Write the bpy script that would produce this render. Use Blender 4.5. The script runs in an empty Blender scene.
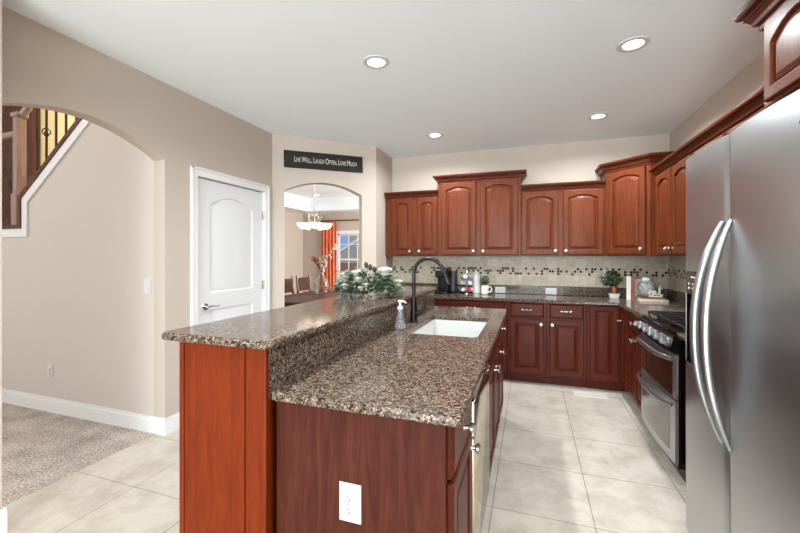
import bpy, bmesh, math, random
from mathutils import Vector, Matrix

scene = bpy.context.scene
COL = scene.collection
PI = math.pi
R = math.radians
random.seed(7)

# ------------------------------------------------------------------ camera
cam_data = bpy.data.cameras.new('camera')
cam_data.sensor_width = 36.0
cam_data.lens = 379.41 / 800 * 36.0
cam_data.shift_y = -10.23 / 800
cam_data.clip_start = 0.02
cam = bpy.data.objects.new('camera', cam_data)
cam.location = (0, 0, 1.37)
cam.rotation_euler = (R(90), 0, 0.330066)
COL.objects.link(cam)
scene.camera = cam

# ------------------------------------------------------------------ world, exposure
scene.view_settings.view_transform = 'Standard'
scene.view_settings.look = 'None'
scene.view_settings.gamma = 1.0
scene.view_settings.exposure = 0.06
scene.view_settings.use_curve_mapping = False
world = bpy.data.worlds.new('World')
scene.world = world
world.use_nodes = True
wn = world.node_tree
wn.nodes.clear()
wo = wn.nodes.new('ShaderNodeOutputWorld')
wb = wn.nodes.new('ShaderNodeBackground')
wb.inputs['Color'].default_value = (0.34, 0.60, 1.0, 1)      # clear blue sky outside the windows
wb.inputs['Strength'].default_value = 0.65
wn.links.new(wb.outputs[0], wo.inputs['Surface'])
try:
    scene.cycles.use_denoising = True
    scene.cycles.max_bounces = 8
    scene.cycles.diffuse_bounces = 5
    scene.cycles.sample_clamp_indirect = 6.0
except Exception:
    pass

def area_light(name, loc, direction, sx, sy, power, color=(1, 1, 1), spread=180):
    l = bpy.data.lights.new(name, 'AREA')
    l.shape = 'RECTANGLE'
    l.size, l.size_y, l.energy, l.color = sx, sy, power, color
    l.spread = R(spread)
    o = bpy.data.objects.new(name, l)
    o.location = loc
    o.rotation_euler = Vector(direction).to_track_quat('-Z', 'Y').to_euler()
    COL.objects.link(o)
    return o

# daylight in the patio window opening; the dining room and foyer get added fill
P_BACKWIN, P_DINING, P_FOYER, P_CAN = 480, 170, 140, 22
area_light('daylight_patio_window', (-0.6, -5.14, 1.25), (0, 1, 0), 3.4, 2.2, P_BACKWIN, (0.86, 0.97, 1.0))
area_light('dining_fill_light', (-0.56, 6.5, 1.50), (-1, 0, 0), 1.7, 1.3, P_DINING, (1.0, 0.96, 0.90))  # added fill for the dining room, set in an added side opening
area_light('foyer_fill_light', (-6.3, -1.0, 2.6), (1, 0.25, 0), 2.0, 3.4, P_FOYER, (0.90, 0.96, 1.0))  # added fill for the foyer; it has no window of its own
sun = bpy.data.lights.new('sun', 'SUN')
sun.energy = 2.2; sun.angle = R(1.0); sun.color = (1.0, 0.96, 0.9)
sun_o = bpy.data.objects.new('sun', sun)
sun_o.rotation_euler = Vector((0.25, 0.6, -0.85)).to_track_quat('-Z', 'Y').to_euler()
sun_o.location = (0, -10, 12)
COL.objects.link(sun_o)
area_light('stairwell_lamp_light', (-4.4, 2.75, 4.3), (0, 0, -1), 0.5, 0.5, 110, (1.0, 0.90, 0.74))

# ------------------------------------------------------------------ materials
def lin(c):
    return tuple(((v / 255) / 12.92) if v / 255 <= 0.04045 else (((v / 255) + 0.055) / 1.055) ** 2.4 for v in c) + (1.0,)

MATS = {}
def new_mat(name):
    m = bpy.data.materials.new(name)
    m.use_nodes = True
    MATS[name] = m
    return m, m.node_tree, m.node_tree.nodes['Principled BSDF']

def simple(name, rgb, rough=0.5, metal=0.0, coat=0.0, emis=None, estr=0, trans=0, ior=1.45, bump=0, bscale=200, var=0.0):
    m, nt, b = new_mat(name)
    b.inputs['Base Color'].default_value = lin(rgb)
    b.inputs['Roughness'].default_value = rough
    b.inputs['Metallic'].default_value = metal
    b.inputs['Coat Weight'].default_value = coat
    b.inputs['Transmission Weight'].default_value = trans
    b.inputs['IOR'].default_value = ior
    if emis:
        b.inputs['Emission Color'].default_value = lin(emis)
        b.inputs['Emission Strength'].default_value = estr
    if bump or var:
        tc = nt.nodes.new('ShaderNodeTexCoord')
        nz = nt.nodes.new('ShaderNodeTexNoise')
        nz.inputs['Scale'].default_value = bscale
        nz.inputs['Detail'].default_value = 3
        nt.links.new(tc.outputs['Object'], nz.inputs['Vector'])
        if bump:
            bp = nt.nodes.new('ShaderNodeBump')
            bp.inputs['Strength'].default_value = bump
            bp.inputs['Distance'].default_value = 0.002
            nt.links.new(nz.outputs['Fac'], bp.inputs['Height'])
            nt.links.new(bp.outputs[0], b.inputs['Normal'])
        if var:
            rp = nt.nodes.new('ShaderNodeValToRGB')
            d = tuple(max(0, v * (1 - var)) for v in rgb)
            u = tuple(min(255, v * (1 + var)) for v in rgb)
            rp.color_ramp.elements[0].position = 0.3
            rp.color_ramp.elements[1].position = 0.7
            rp.color_ramp.elements[0].color = lin(d)
            rp.color_ramp.elements[1].color = lin(u)
            nt.links.new(nz.outputs['Fac'], rp.inputs[0])
            nt.links.new(rp.outputs[0], b.inputs['Base Color'])
    return m

def obj_coord(nt, scale=(1, 1, 1), rnd=True):
    tc = nt.nodes.new('ShaderNodeTexCoord')
    mp = nt.nodes.new('ShaderNodeMapping')
    mp.inputs['Scale'].default_value = scale
    nt.links.new(tc.outputs['Object'], mp.inputs['Vector'])
    if rnd:
        oi = nt.nodes.new('ShaderNodeObjectInfo')
        ml = nt.nodes.new('ShaderNodeMath'); ml.operation = 'MULTIPLY'
        ml.inputs[1].default_value = 37.0
        nt.links.new(oi.outputs['Random'], ml.inputs[0])
        cx = nt.nodes.new('ShaderNodeCombineXYZ')
        for k in range(3):
            nt.links.new(ml.outputs[0], cx.inputs[k])
        nt.links.new(cx.outputs[0], mp.inputs['Location'])
    return mp

def wood(name, dark, mid, light, axis='z', rough=0.3, coat=0.25, cathedral=False, contrast=1.0, spec=0.24):
    m, nt, b = new_mat(name)
    s = {'z': (1, 1, 0.09), 'x': (0.09, 1, 1), 'y': (1, 0.09, 1)}[axis]
    mp = obj_coord(nt, s)
    nz = nt.nodes.new('ShaderNodeTexNoise')
    nz.inputs['Scale'].default_value = 26 if cathedral else 44
    nz.inputs['Detail'].default_value = 6
    nz.inputs['Roughness'].default_value = 0.62
    nz.inputs['Distortion'].default_value = 1.1 if cathedral else 0.5
    nt.links.new(mp.outputs[0], nz.inputs['Vector'])
    rp = nt.nodes.new('ShaderNodeValToRGB')
    e = rp.color_ramp.elements
    e[0].position = 0.5 - 0.2 / contrast; e[0].color = lin(dark)
    e[1].position = 0.5 + 0.2 / contrast; e[1].color = lin(light)
    x = e.new(0.5); x.color = lin(mid)
    nt.links.new(nz.outputs['Fac'], rp.inputs[0])
    # fine pores
    n2 = nt.nodes.new('ShaderNodeTexNoise')
    n2.inputs['Scale'].default_value = 160
    n2.inputs['Detail'].default_value = 2
    nt.links.new(mp.outputs[0], n2.inputs['Vector'])
    mx = nt.nodes.new('ShaderNodeMix'); mx.data_type = 'RGBA'; mx.blend_type = 'MULTIPLY'
    mx.inputs['Factor'].default_value = 0.25
    nt.links.new(rp.outputs[0], mx.inputs['A'])
    r2 = nt.nodes.new('ShaderNodeValToRGB')
    r2.color_ramp.elements[0].position = 0.35; r2.color_ramp.elements[0].color = (0.55, 0.5, 0.5, 1)
    r2.color_ramp.elements[1].position = 0.6; r2.color_ramp.elements[1].color = (1, 1, 1, 1)
    nt.links.new(n2.outputs['Fac'], r2.inputs[0])
    nt.links.new(r2.outputs[0], mx.inputs['B'])
    nt.links.new(mx.outputs['Result'], b.inputs['Base Color'])
    b.inputs['Roughness'].default_value = rough
    b.inputs['Coat Weight'].default_value = coat
    b.inputs['Coat Roughness'].default_value = 0.12
    b.inputs['Specular IOR Level'].default_value = spec
    return m

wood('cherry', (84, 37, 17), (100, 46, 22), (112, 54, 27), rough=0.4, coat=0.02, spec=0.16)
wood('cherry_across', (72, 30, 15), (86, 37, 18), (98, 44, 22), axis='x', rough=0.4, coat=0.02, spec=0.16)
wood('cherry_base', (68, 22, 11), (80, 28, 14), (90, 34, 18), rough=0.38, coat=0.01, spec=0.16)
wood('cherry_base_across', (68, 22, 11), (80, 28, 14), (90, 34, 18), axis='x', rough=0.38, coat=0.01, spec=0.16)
wood('cherry_bar', (94, 32, 7), (106, 38, 10), (116, 44, 13), rough=0.5, coat=0.0, spec=0.1)
wood('cherry_veneer', (58, 25, 16), (70, 31, 21), (80, 38, 26), cathedral=True, rough=0.5, coat=0.0, contrast=1.5, spec=0.12)
wood('stair_sheen', (140, 116, 108), (158, 134, 126), (172, 150, 142), rough=0.3)  # brown stair wood, lightened to hold its glossy reflection in the colour
wood('dark_wood', (52, 28, 20), (70, 40, 28), (86, 50, 36), rough=0.25)
wood('dark_wood_across', (52, 28, 20), (70, 40, 28), (86, 50, 36), axis='y', rough=0.2)
wood('table_top', (70, 40, 30), (86, 52, 40), (98, 62, 48), axis='y', rough=0.42, coat=0.1)
wood('stair_wood', (66, 38, 30), (86, 52, 42), (102, 64, 52), rough=0.25)

def granite(name, lift=1.0):
    m, nt, b = new_mat(name)
    mp = obj_coord(nt, (1, 1, 1), rnd=False)
    nzw = nt.nodes.new('ShaderNodeTexNoise'); nzw.inputs['Scale'].default_value = 28; nzw.inputs['Detail'].default_value = 2
    nt.links.new(mp.outputs[0], nzw.inputs['Vector'])
    ad = nt.nodes.new('ShaderNodeVectorMath'); ad.operation = 'MULTIPLY_ADD'
    nt.links.new(nzw.outputs['Color'], ad.inputs[0])
    ad.inputs[1].default_value = (0.03, 0.03, 0.03)
    nt.links.new(mp.outputs[0], ad.inputs[2])
    v1 = nt.nodes.new('ShaderNodeTexVoronoi'); v1.inputs['Scale'].default_value = 135
    nt.links.new(ad.outputs[0], v1.inputs['Vector'])
    sp = nt.nodes.new('ShaderNodeSeparateColor')
    nt.links.new(v1.outputs['Color'], sp.inputs[0])
    rp = nt.nodes.new('ShaderNodeValToRGB'); rp.color_ramp.interpolation = 'CONSTANT'
    e = rp.color_ramp.elements
    cols = [(0, (50, 43, 40)), (0.12, (96, 81, 70)), (0.32, (126, 108, 94)), (0.54, (144, 125, 109)), (0.74, (106, 95, 88)), (0.86, (160, 144, 130))]
    e[0].position = 0; e[0].color = lin(cols[0][1])
    e[1].position = cols[1][0]; e[1].color = lin(cols[1][1])
    for p, c in cols[2:]:
        q = e.new(p); q.color = lin(tuple(min(255, k * lift) for k in c))
    nt.links.new(sp.outputs[0], rp.inputs[0])
    # dark veins between the crystals
    v2 = nt.nodes.new('ShaderNodeTexVoronoi'); v2.feature = 'DISTANCE_TO_EDGE'; v2.inputs['Scale'].default_value = 135
    nt.links.new(ad.outputs[0], v2.inputs['Vector'])
    r2 = nt.nodes.new('ShaderNodeValToRGB')
    r2.color_ramp.elements[0].position = 0.02; r2.color_ramp.elements[0].color = (0.2, 0.17, 0.16, 1)
    r2.color_ramp.elements[1].position = 0.22; r2.color_ramp.elements[1].color = (1, 1, 1, 1)
    nt.links.new(v2.outputs['Distance'], r2.inputs[0])
    mx = nt.nodes.new('ShaderNodeMix'); mx.data_type = 'RGBA'; mx.blend_type = 'MULTIPLY'; mx.inputs['Factor'].default_value = 0.85
    nt.links.new(rp.outputs[0], mx.inputs['A']); nt.links.new(r2.outputs[0], mx.inputs['B'])
    n3 = nt.nodes.new('ShaderNodeTexNoise'); n3.inputs['Scale'].default_value = 110; n3.inputs['Detail'].default_value = 4
    nt.links.new(mp.outputs[0], n3.inputs['Vector'])
    r3 = nt.nodes.new('ShaderNodeValToRGB')
    r3.color_ramp.elements[0].position = 0.38; r3.color_ramp.elements[0].color = (0.12, 0.11, 0.11, 1)
    r3.color_ramp.elements[1].position = 0.5; r3.color_ramp.elements[1].color = (1, 1, 1, 1)
    nt.links.new(n3.outputs['Fac'], r3.inputs[0])
    m2 = nt.nodes.new('ShaderNodeMix'); m2.data_type = 'RGBA'; m2.blend_type = 'MULTIPLY'; m2.inputs['Factor'].default_value = 0.38
    nt.links.new(mx.outputs['Result'], m2.inputs['A']); nt.links.new(r3.outputs[0], m2.inputs['B'])
    nt.links.new(m2.outputs['Result'], b.inputs['Base Color'])
    b.inputs['Roughness'].default_value = 0.09
    b.inputs['Specular IOR Level'].default_value = 0.14
    return m
granite('granite')

def wall_paint(name, rgb):
    return simple(name, rgb, rough=0.85, bump=0.12, bscale=260)
wall_paint('wall_paint', (194, 181, 169))
wall_paint('foyer_paint', (206, 197, 189))
wall_paint('dining_paint', (196, 184, 173))
wall_paint('ceiling_paint', (243, 248, 253))
wall_paint('cream_paint', (246, 222, 170))
simple('white_trim', (232, 232, 232), rough=0.35)
simple('door_white', (222, 223, 225), rough=0.4)

def tile_floor():
    m, nt, b = new_mat('floor_tile')
    tc = nt.nodes.new('ShaderNodeTexCoord')
    mp = nt.nodes.new('ShaderNodeMapping'); mp.vector_type = 'POINT'
    mp.inputs['Location'].default_value = (-0.314 + 0.002 + 0.507 * 20, -2.129 + 0.002 + 0.507 * 20, 0)
    nt.links.new(tc.outputs['Object'], mp.inputs['Vector'])
    br = nt.nodes.new('ShaderNodeTexBrick')
    br.offset = 0; br.squash = 1
    br.inputs['Scale'].default_value = 1
    br.inputs['Mortar Size'].default_value = 0.0025
    br.inputs['Mortar Smooth'].default_value = 0.1
    br.inputs['Brick Width'].default_value = 0.507
    br.inputs['Row Height'].default_value = 0.507
    br.inputs['Color1'].default_value = (0.96, 0.96, 0.96, 1)
    br.inputs['Color2'].default_value = (1.0, 1.0, 1.0, 1)
    br.inputs['Mortar'].default_value = (0.36, 0.33, 0.31, 1)
    nt.links.new(mp.outputs[0], br.inputs['Vector'])
    nz = nt.nodes.new('ShaderNodeTexNoise'); nz.inputs['Scale'].default_value = 4.5; nz.inputs['Detail'].default_value = 9; nz.inputs['Roughness'].default_value = 0.68
    nt.links.new(tc.outputs['Object'], nz.inputs['Vector'])
    rp = nt.nodes.new('ShaderNodeValToRGB')
    rp.color_ramp.elements[0].position = 0.36; rp.color_ramp.elements[0].color = lin((174, 163, 150))
    rp.color_ramp.elements[1].position = 0.58; rp.color_ramp.elements[1].color = lin((199, 190, 178))
    nt.links.new(nz.outputs['Fac'], rp.inputs[0])
    mx = nt.nodes.new('ShaderNodeMix'); mx.data_type = 'RGBA'; mx.blend_type = 'MULTIPLY'; mx.inputs['Factor'].default_value = 1
    nt.links.new(rp.outputs[0], mx.inputs['A']); nt.links.new(br.outputs['Color'], mx.inputs['B'])
    nt.links.new(mx.outputs['Result'], b.inputs['Base Color'])
    b.inputs['Roughness'].default_value = 0.33
    bp = nt.nodes.new('ShaderNodeBump'); bp.inputs['Strength'].default_value = 0.25; bp.inputs['Distance'].default_value = 0.002; bp.invert = True
    nt.links.new(br.outputs['Fac'], bp.inputs['Height'])
    nt.links.new(bp.outputs[0], b.inputs['Normal'])
tile_floor()

def splash_tile(name, axis):
    """4-inch tumbled tile in the wall plane; axis is the horizontal one."""
    m, nt, b = new_mat(name)
    tc = nt.nodes.new('ShaderNodeTexCoord')
    sx = nt.nodes.new('ShaderNodeSeparateXYZ'); nt.links.new(tc.outputs['Object'], sx.inputs[0])
    cx = nt.nodes.new('ShaderNodeCombineXYZ')
    ad = nt.nodes.new('ShaderNodeMath'); ad.operation = 'ADD'; ad.inputs[1].default_value = 10.0
    nt.links.new(sx.outputs[axis], ad.inputs[0])
    nt.links.new(ad.outputs[0], cx.inputs[0])
    az = nt.nodes.new('ShaderNodeMath'); az.operation = 'ADD'; az.inputs[1].default_value = 10.0 - 1.236
    nt.links.new(sx.outputs[2], az.inputs[0]); nt.links.new(az.outputs[0], cx.inputs[1])
    br = nt.nodes.new('ShaderNodeTexBrick'); br.offset = 0
    br.inputs['Scale'].default_value = 1
    br.inputs['Mortar Size'].default_value = 0.002
    br.inputs['Brick Width'].default_value = 0.1
    br.inputs['Row Height'].default_value = 0.1
    br.inputs['Color1'].default_value = lin((178, 164, 144))
    br.inputs['Color2'].default_value = lin((196, 184, 166))
    br.inputs['Mortar'].default_value = lin((196, 186, 172))
    nt.links.new(cx.outputs[0], br.inputs['Vector'])
    nz = nt.nodes.new('ShaderNodeTexNoise'); nz.inputs['Scale'].default_value = 26; nz.inputs['Detail'].default_value = 5
    nt.links.new(tc.outputs['Object'], nz.inputs['Vector'])
    rp = nt.nodes.new('ShaderNodeValToRGB')
    rp.color_ramp.elements[0].position = 0.3; rp.color_ramp.elements[0].color = (0.72, 0.7, 0.68, 1)
    rp.color_ramp.elements[1].position = 0.65; rp.color_ramp.elements[1].color = (1, 1, 1, 1)
    nt.links.new(nz.outputs['Fac'], rp.inputs[0])
    mx = nt.nodes.new('ShaderNodeMix'); mx.data_type = 'RGBA'; mx.blend_type = 'MULTIPLY'; mx.inputs['Factor'].default_value = 0.8
    nt.links.new(br.outputs['Color'], mx.inputs['A']); nt.links.new(rp.outputs[0], mx.inputs['B'])
    nt.links.new(mx.outputs['Result'], b.inputs['Base Color'])
    b.inputs['Roughness'].default_value = 0.5
    return m
splash_tile('splash_tile_x', 0)
splash_tile('splash_tile_y', 1)

def mosaic(name, axis):
    m, nt, b = new_mat(name)
    tc = nt.nodes.new('ShaderNodeTexCoord')
    sx = nt.nodes.new('ShaderNodeSeparateXYZ'); nt.links.new(tc.outputs['Object'], sx.inputs[0])
    cx = nt.nodes.new('ShaderNodeCombineXYZ')
    nt.links.new(sx.outputs[axis], cx.inputs[0])
    az = nt.nodes.new('ShaderNodeMath'); az.operation = 'SUBTRACT'; az.inputs[1].default_value = 1.146
    nt.links.new(sx.outputs[2], az.inputs[0]); nt.links.new(az.outputs[0], cx.inputs[1])
    sc = nt.nodes.new('ShaderNodeVectorMath'); sc.operation = 'SCALE'; sc.inputs['Scale'].default_value = 1 / 0.03
    nt.links.new(cx.outputs[0], sc.inputs[0])
    fl = nt.nodes.new('ShaderNodeVectorMath'); fl.operation = 'FLOOR'; nt.links.new(sc.outputs[0], fl.inputs[0])
    wnz = nt.nodes.new('ShaderNodeTexWhiteNoise'); nt.links.new(fl.outputs[0], wnz.inputs['Vector'])
    rp = nt.nodes.new('ShaderNodeValToRGB'); rp.color_ramp.interpolation = 'CONSTANT'
    e = rp.color_ramp.elements
    e[0].position = 0; e[0].color = lin((46, 32, 28))
    e[1].position = 0.34; e[1].color = lin((178, 162, 140))
    q = e.new(0.7); q.color = lin((188, 174, 154))
    nt.links.new(wnz.outputs['Value'], rp.inputs[0])
    fr = nt.nodes.new('ShaderNodeVectorMath'); fr.operation = 'FRACTION'; nt.links.new(sc.outputs[0], fr.inputs[0])
    s2 = nt.nodes.new('ShaderNodeSeparateXYZ'); nt.links.new(fr.outputs[0], s2.inputs[0])
    mins = []
    for k in range(2):
        a = nt.nodes.new('ShaderNodeMath'); a.operation = 'PINGPONG'; a.inputs[1].default_value = 0.5
        nt.links.new(s2.outputs[k], a.inputs[0]); mins.append(a)
    mn = nt.nodes.new('ShaderNodeMath'); mn.operation = 'MINIMUM'
    nt.links.new(mins[0].outputs[0], mn.inputs[0]); nt.links.new(mins[1].outputs[0], mn.inputs[1])
    gt = nt.nodes.new('ShaderNodeMath'); gt.operation = 'GREATER_THAN'; gt.inputs[1].default_value = 0.07
    nt.links.new(mn.outputs[0], gt.inputs[0])
    mx = nt.nodes.new('ShaderNodeMix'); mx.data_type = 'RGBA'
    mx.inputs['A'].default_value = lin((190, 180, 164))
    nt.links.new(gt.outputs[0], mx.inputs['Factor']); nt.links.new(rp.outputs[0], mx.inputs['B'])
    nt.links.new(mx.outputs['Result'], b.inputs['Base Color'])
    b.inputs['Roughness'].default_value = 0.55
    b.inputs['Specular IOR Level'].default_value = 0.2
mosaic('mosaic_x', 0)
mosaic('mosaic_y', 1)

def carpet_mat():
    m, nt, b = new_mat('carpet_pile')
    tc = nt.nodes.new('ShaderNodeTexCoord')
    nz = nt.nodes.new('ShaderNodeTexNoise'); nz.inputs['Scale'].default_value = 75; nz.inputs['Detail'].default_value = 6
    nt.links.new(tc.outputs['Object'], nz.inputs['Vector'])
    n2 = nt.nodes.new('ShaderNodeTexNoise'); n2.inputs['Scale'].default_value = 5
    nt.links.new(tc.outputs['Object'], n2.inputs['Vector'])
    a = nt.nodes.new('ShaderNodeMath'); a.operation = 'MULTIPLY_ADD'; a.inputs[1].default_value = 0.35
    nt.links.new(n2.outputs['Fac'], a.inputs[0]); nt.links.new(nz.outputs['Fac'], a.inputs[2])
    rp = nt.nodes.new('ShaderNodeValToRGB')
    rp.color_ramp.elements[0].position = 0.5; rp.color_ramp.elements[0].color = lin((132, 121, 113))
    rp.color_ramp.elements[1].position = 0.86; rp.color_ramp.elements[1].color = lin((214, 202, 192))
    nt.links.new(a.outputs[0], rp.inputs[0]); nt.links.new(rp.outputs[0], b.inputs['Base Color'])
    b.inputs['Roughness'].default_value = 1
    b.inputs['Specular IOR Level'].default_value = 0.1
    bp = nt.nodes.new('ShaderNodeBump'); bp.inputs['Strength'].default_value = 0.9; bp.inputs['Distance'].default_value = 0.012
    nt.links.new(nz.outputs['Fac'], bp.inputs['Height']); nt.links.new(bp.outputs[0], b.inputs['Normal'])
carpet_mat()

ANI_ROT = 0.0
def steel(name, rgb, rough, stretch=(1, 1, 8), aniso=0.0):
    m, nt, b = new_mat(name)
    b.inputs['Base Color'].default_value = lin(rgb)
    b.inputs['Metallic'].default_value = 1
    mp = obj_coord(nt, stretch, rnd=False)
    nz = nt.nodes.new('ShaderNodeTexNoise'); nz.inputs['Scale'].default_value = 6; nz.inputs['Detail'].default_value = 4
    nt.links.new(mp.outputs[0], nz.inputs['Vector'])
    mr = nt.nodes.new('ShaderNodeMapRange')
    mr.inputs['To Min'].default_value = rough - 0.006; mr.inputs['To Max'].default_value = rough + 0.006
    nt.links.new(nz.outputs['Fac'], mr.inputs['Value']); nt.links.new(mr.outputs[0], b.inputs['Roughness'])
    if aniso:
        tg = nt.nodes.new('ShaderNodeTangent'); tg.direction_type = 'RADIAL'; tg.axis = 'Z'
        b.inputs['Anisotropic'].default_value = aniso
        b.inputs['Anisotropic Rotation'].default_value = ANI_ROT
        nt.links.new(tg.outputs[0], b.inputs['Tangent'])
    return m
steel('stainless', (188, 190, 194), 0.3, aniso=0.75)
steel('stainless_bright', (164, 164, 166), 0.36)
steel('steel_floor_tint', (214, 202, 182), 0.13)  # beige tint puts the reflected floor into the steel colour
simple('nickel', (214, 208, 200), rough=0.2, metal=1)
simple('chrome', (220, 220, 220), rough=0.1, metal=1)
simple('bronze_black', (34, 32, 31), rough=0.28, metal=0.6)
simple('black_gloss', (14, 13, 13), rough=0.12)
simple('black_plastic', (15, 15, 16), rough=0.35)
simple('black_iron', (22, 20, 20), rough=0.5)
simple('grey_plastic', (70, 72, 74), rough=0.4)
simple('oven_glass', (46, 26, 18), rough=0.05, coat=0.4)
simple('oven_glass_grey', (96, 94, 92), rough=0.12, coat=0.3)
simple('dispenser_panel', (64, 44, 36), rough=0.2)
simple('porcelain', (190, 190, 188), rough=0.12, coat=0.4)
simple('white_ceramic', (236, 234, 228), rough=0.25, coat=0.2)
simple('white_plastic', (208, 208, 207), rough=0.35)
simple('slot_dark', (40, 38, 38), rough=0.6)
simple('clear_glass', (245, 250, 250), rough=0.0, trans=1.0, ior=1.45)
simple('clear_plastic', (240, 238, 242), rough=0.05, trans=0.85, ior=1.3)
simple('window_glass', (255, 255, 255), rough=0.0, trans=1.0, ior=1.02)
simple('frosted_shade', (250, 240, 222), rough=0.5, emis=(255, 240, 214), estr=1.6)
simple('lamp_lens', (255, 255, 255), rough=0.5, emis=(255, 250, 240), estr=5)
simple('curtain_orange', (222, 120, 80), rough=0.8, var=0.12, bscale=14)
simple('leaf_dark', (72, 92, 62), rough=0.55, var=0.25, bscale=40)
simple('leaf_grey', (134, 144, 126), rough=0.6, var=0.2, bscale=40)
simple('leaf_green', (44, 76, 44), rough=0.5, var=0.3, bscale=50)
simple('petal_white', (190, 188, 178), rough=0.7)
simple('frost_silver', (112, 118, 122), rough=0.45, var=0.15, bscale=60)
simple('pinecone', (88, 72, 62), rough=0.8)
simple('stem_brown', (112, 80, 54), rough=0.8)
simple('dry_grass', (168, 108, 66), rough=0.9, var=0.2, bscale=30)
simple('sign_black', (34, 27, 24), rough=0.6)
simple('sign_letter', (232, 226, 214), rough=0.6)
simple('copper', (150, 92, 66), rough=0.35, metal=0.6)
simple('book_white', (228, 222, 212), rough=0.7)
simple('book_brown', (142, 84, 58), rough=0.7)
simple('paper', (236, 230, 218), rough=0.9)
simple('red_cup', (176, 24, 44), rough=0.4)
simple('pod_grey', (150, 146, 150), rough=0.3)
simple('pod_pale', (206, 200, 202), rough=0.3)
simple('seat_cream', (206, 190, 172), rough=0.8)
simple('siding_grey', (178, 172, 162), rough=0.9)
simple('roof_grey', (110, 108, 108), rough=0.9)
simple('brick_red', (158, 112, 92), rough=0.95, var=0.15, bscale=40)
simple('lawn_green', (96, 116, 70), rough=1)
simple('bush_green', (74, 92, 56), rough=1, var=0.3, bscale=6)
simple('vent_white', (206, 202, 194), rough=0.5)

def speckle():
    m, nt, b = new_mat('speckled_ceramic')
    mp = obj_coord(nt, (1, 1, 1), rnd=False)
    v = nt.nodes.new('ShaderNodeTexVoronoi'); v.inputs['Scale'].default_value = 60
    nt.links.new(mp.outputs[0], v.inputs['Vector'])
    rp = nt.nodes.new('ShaderNodeValToRGB')
    rp.color_ramp.elements[0].position = 0.25; rp.color_ramp.elements[0].color = lin((104, 112, 118))
    rp.color_ramp.elements[1].position = 0.4; rp.color_ramp.elements[1].color = lin((180, 182, 180))
    nt.links.new(v.outputs['Distance'], rp.inputs[0]); nt.links.new(rp.outputs[0], b.inputs['Base Color'])
    b.inputs['Roughness'].default_value = 0.4
speckle()

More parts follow.
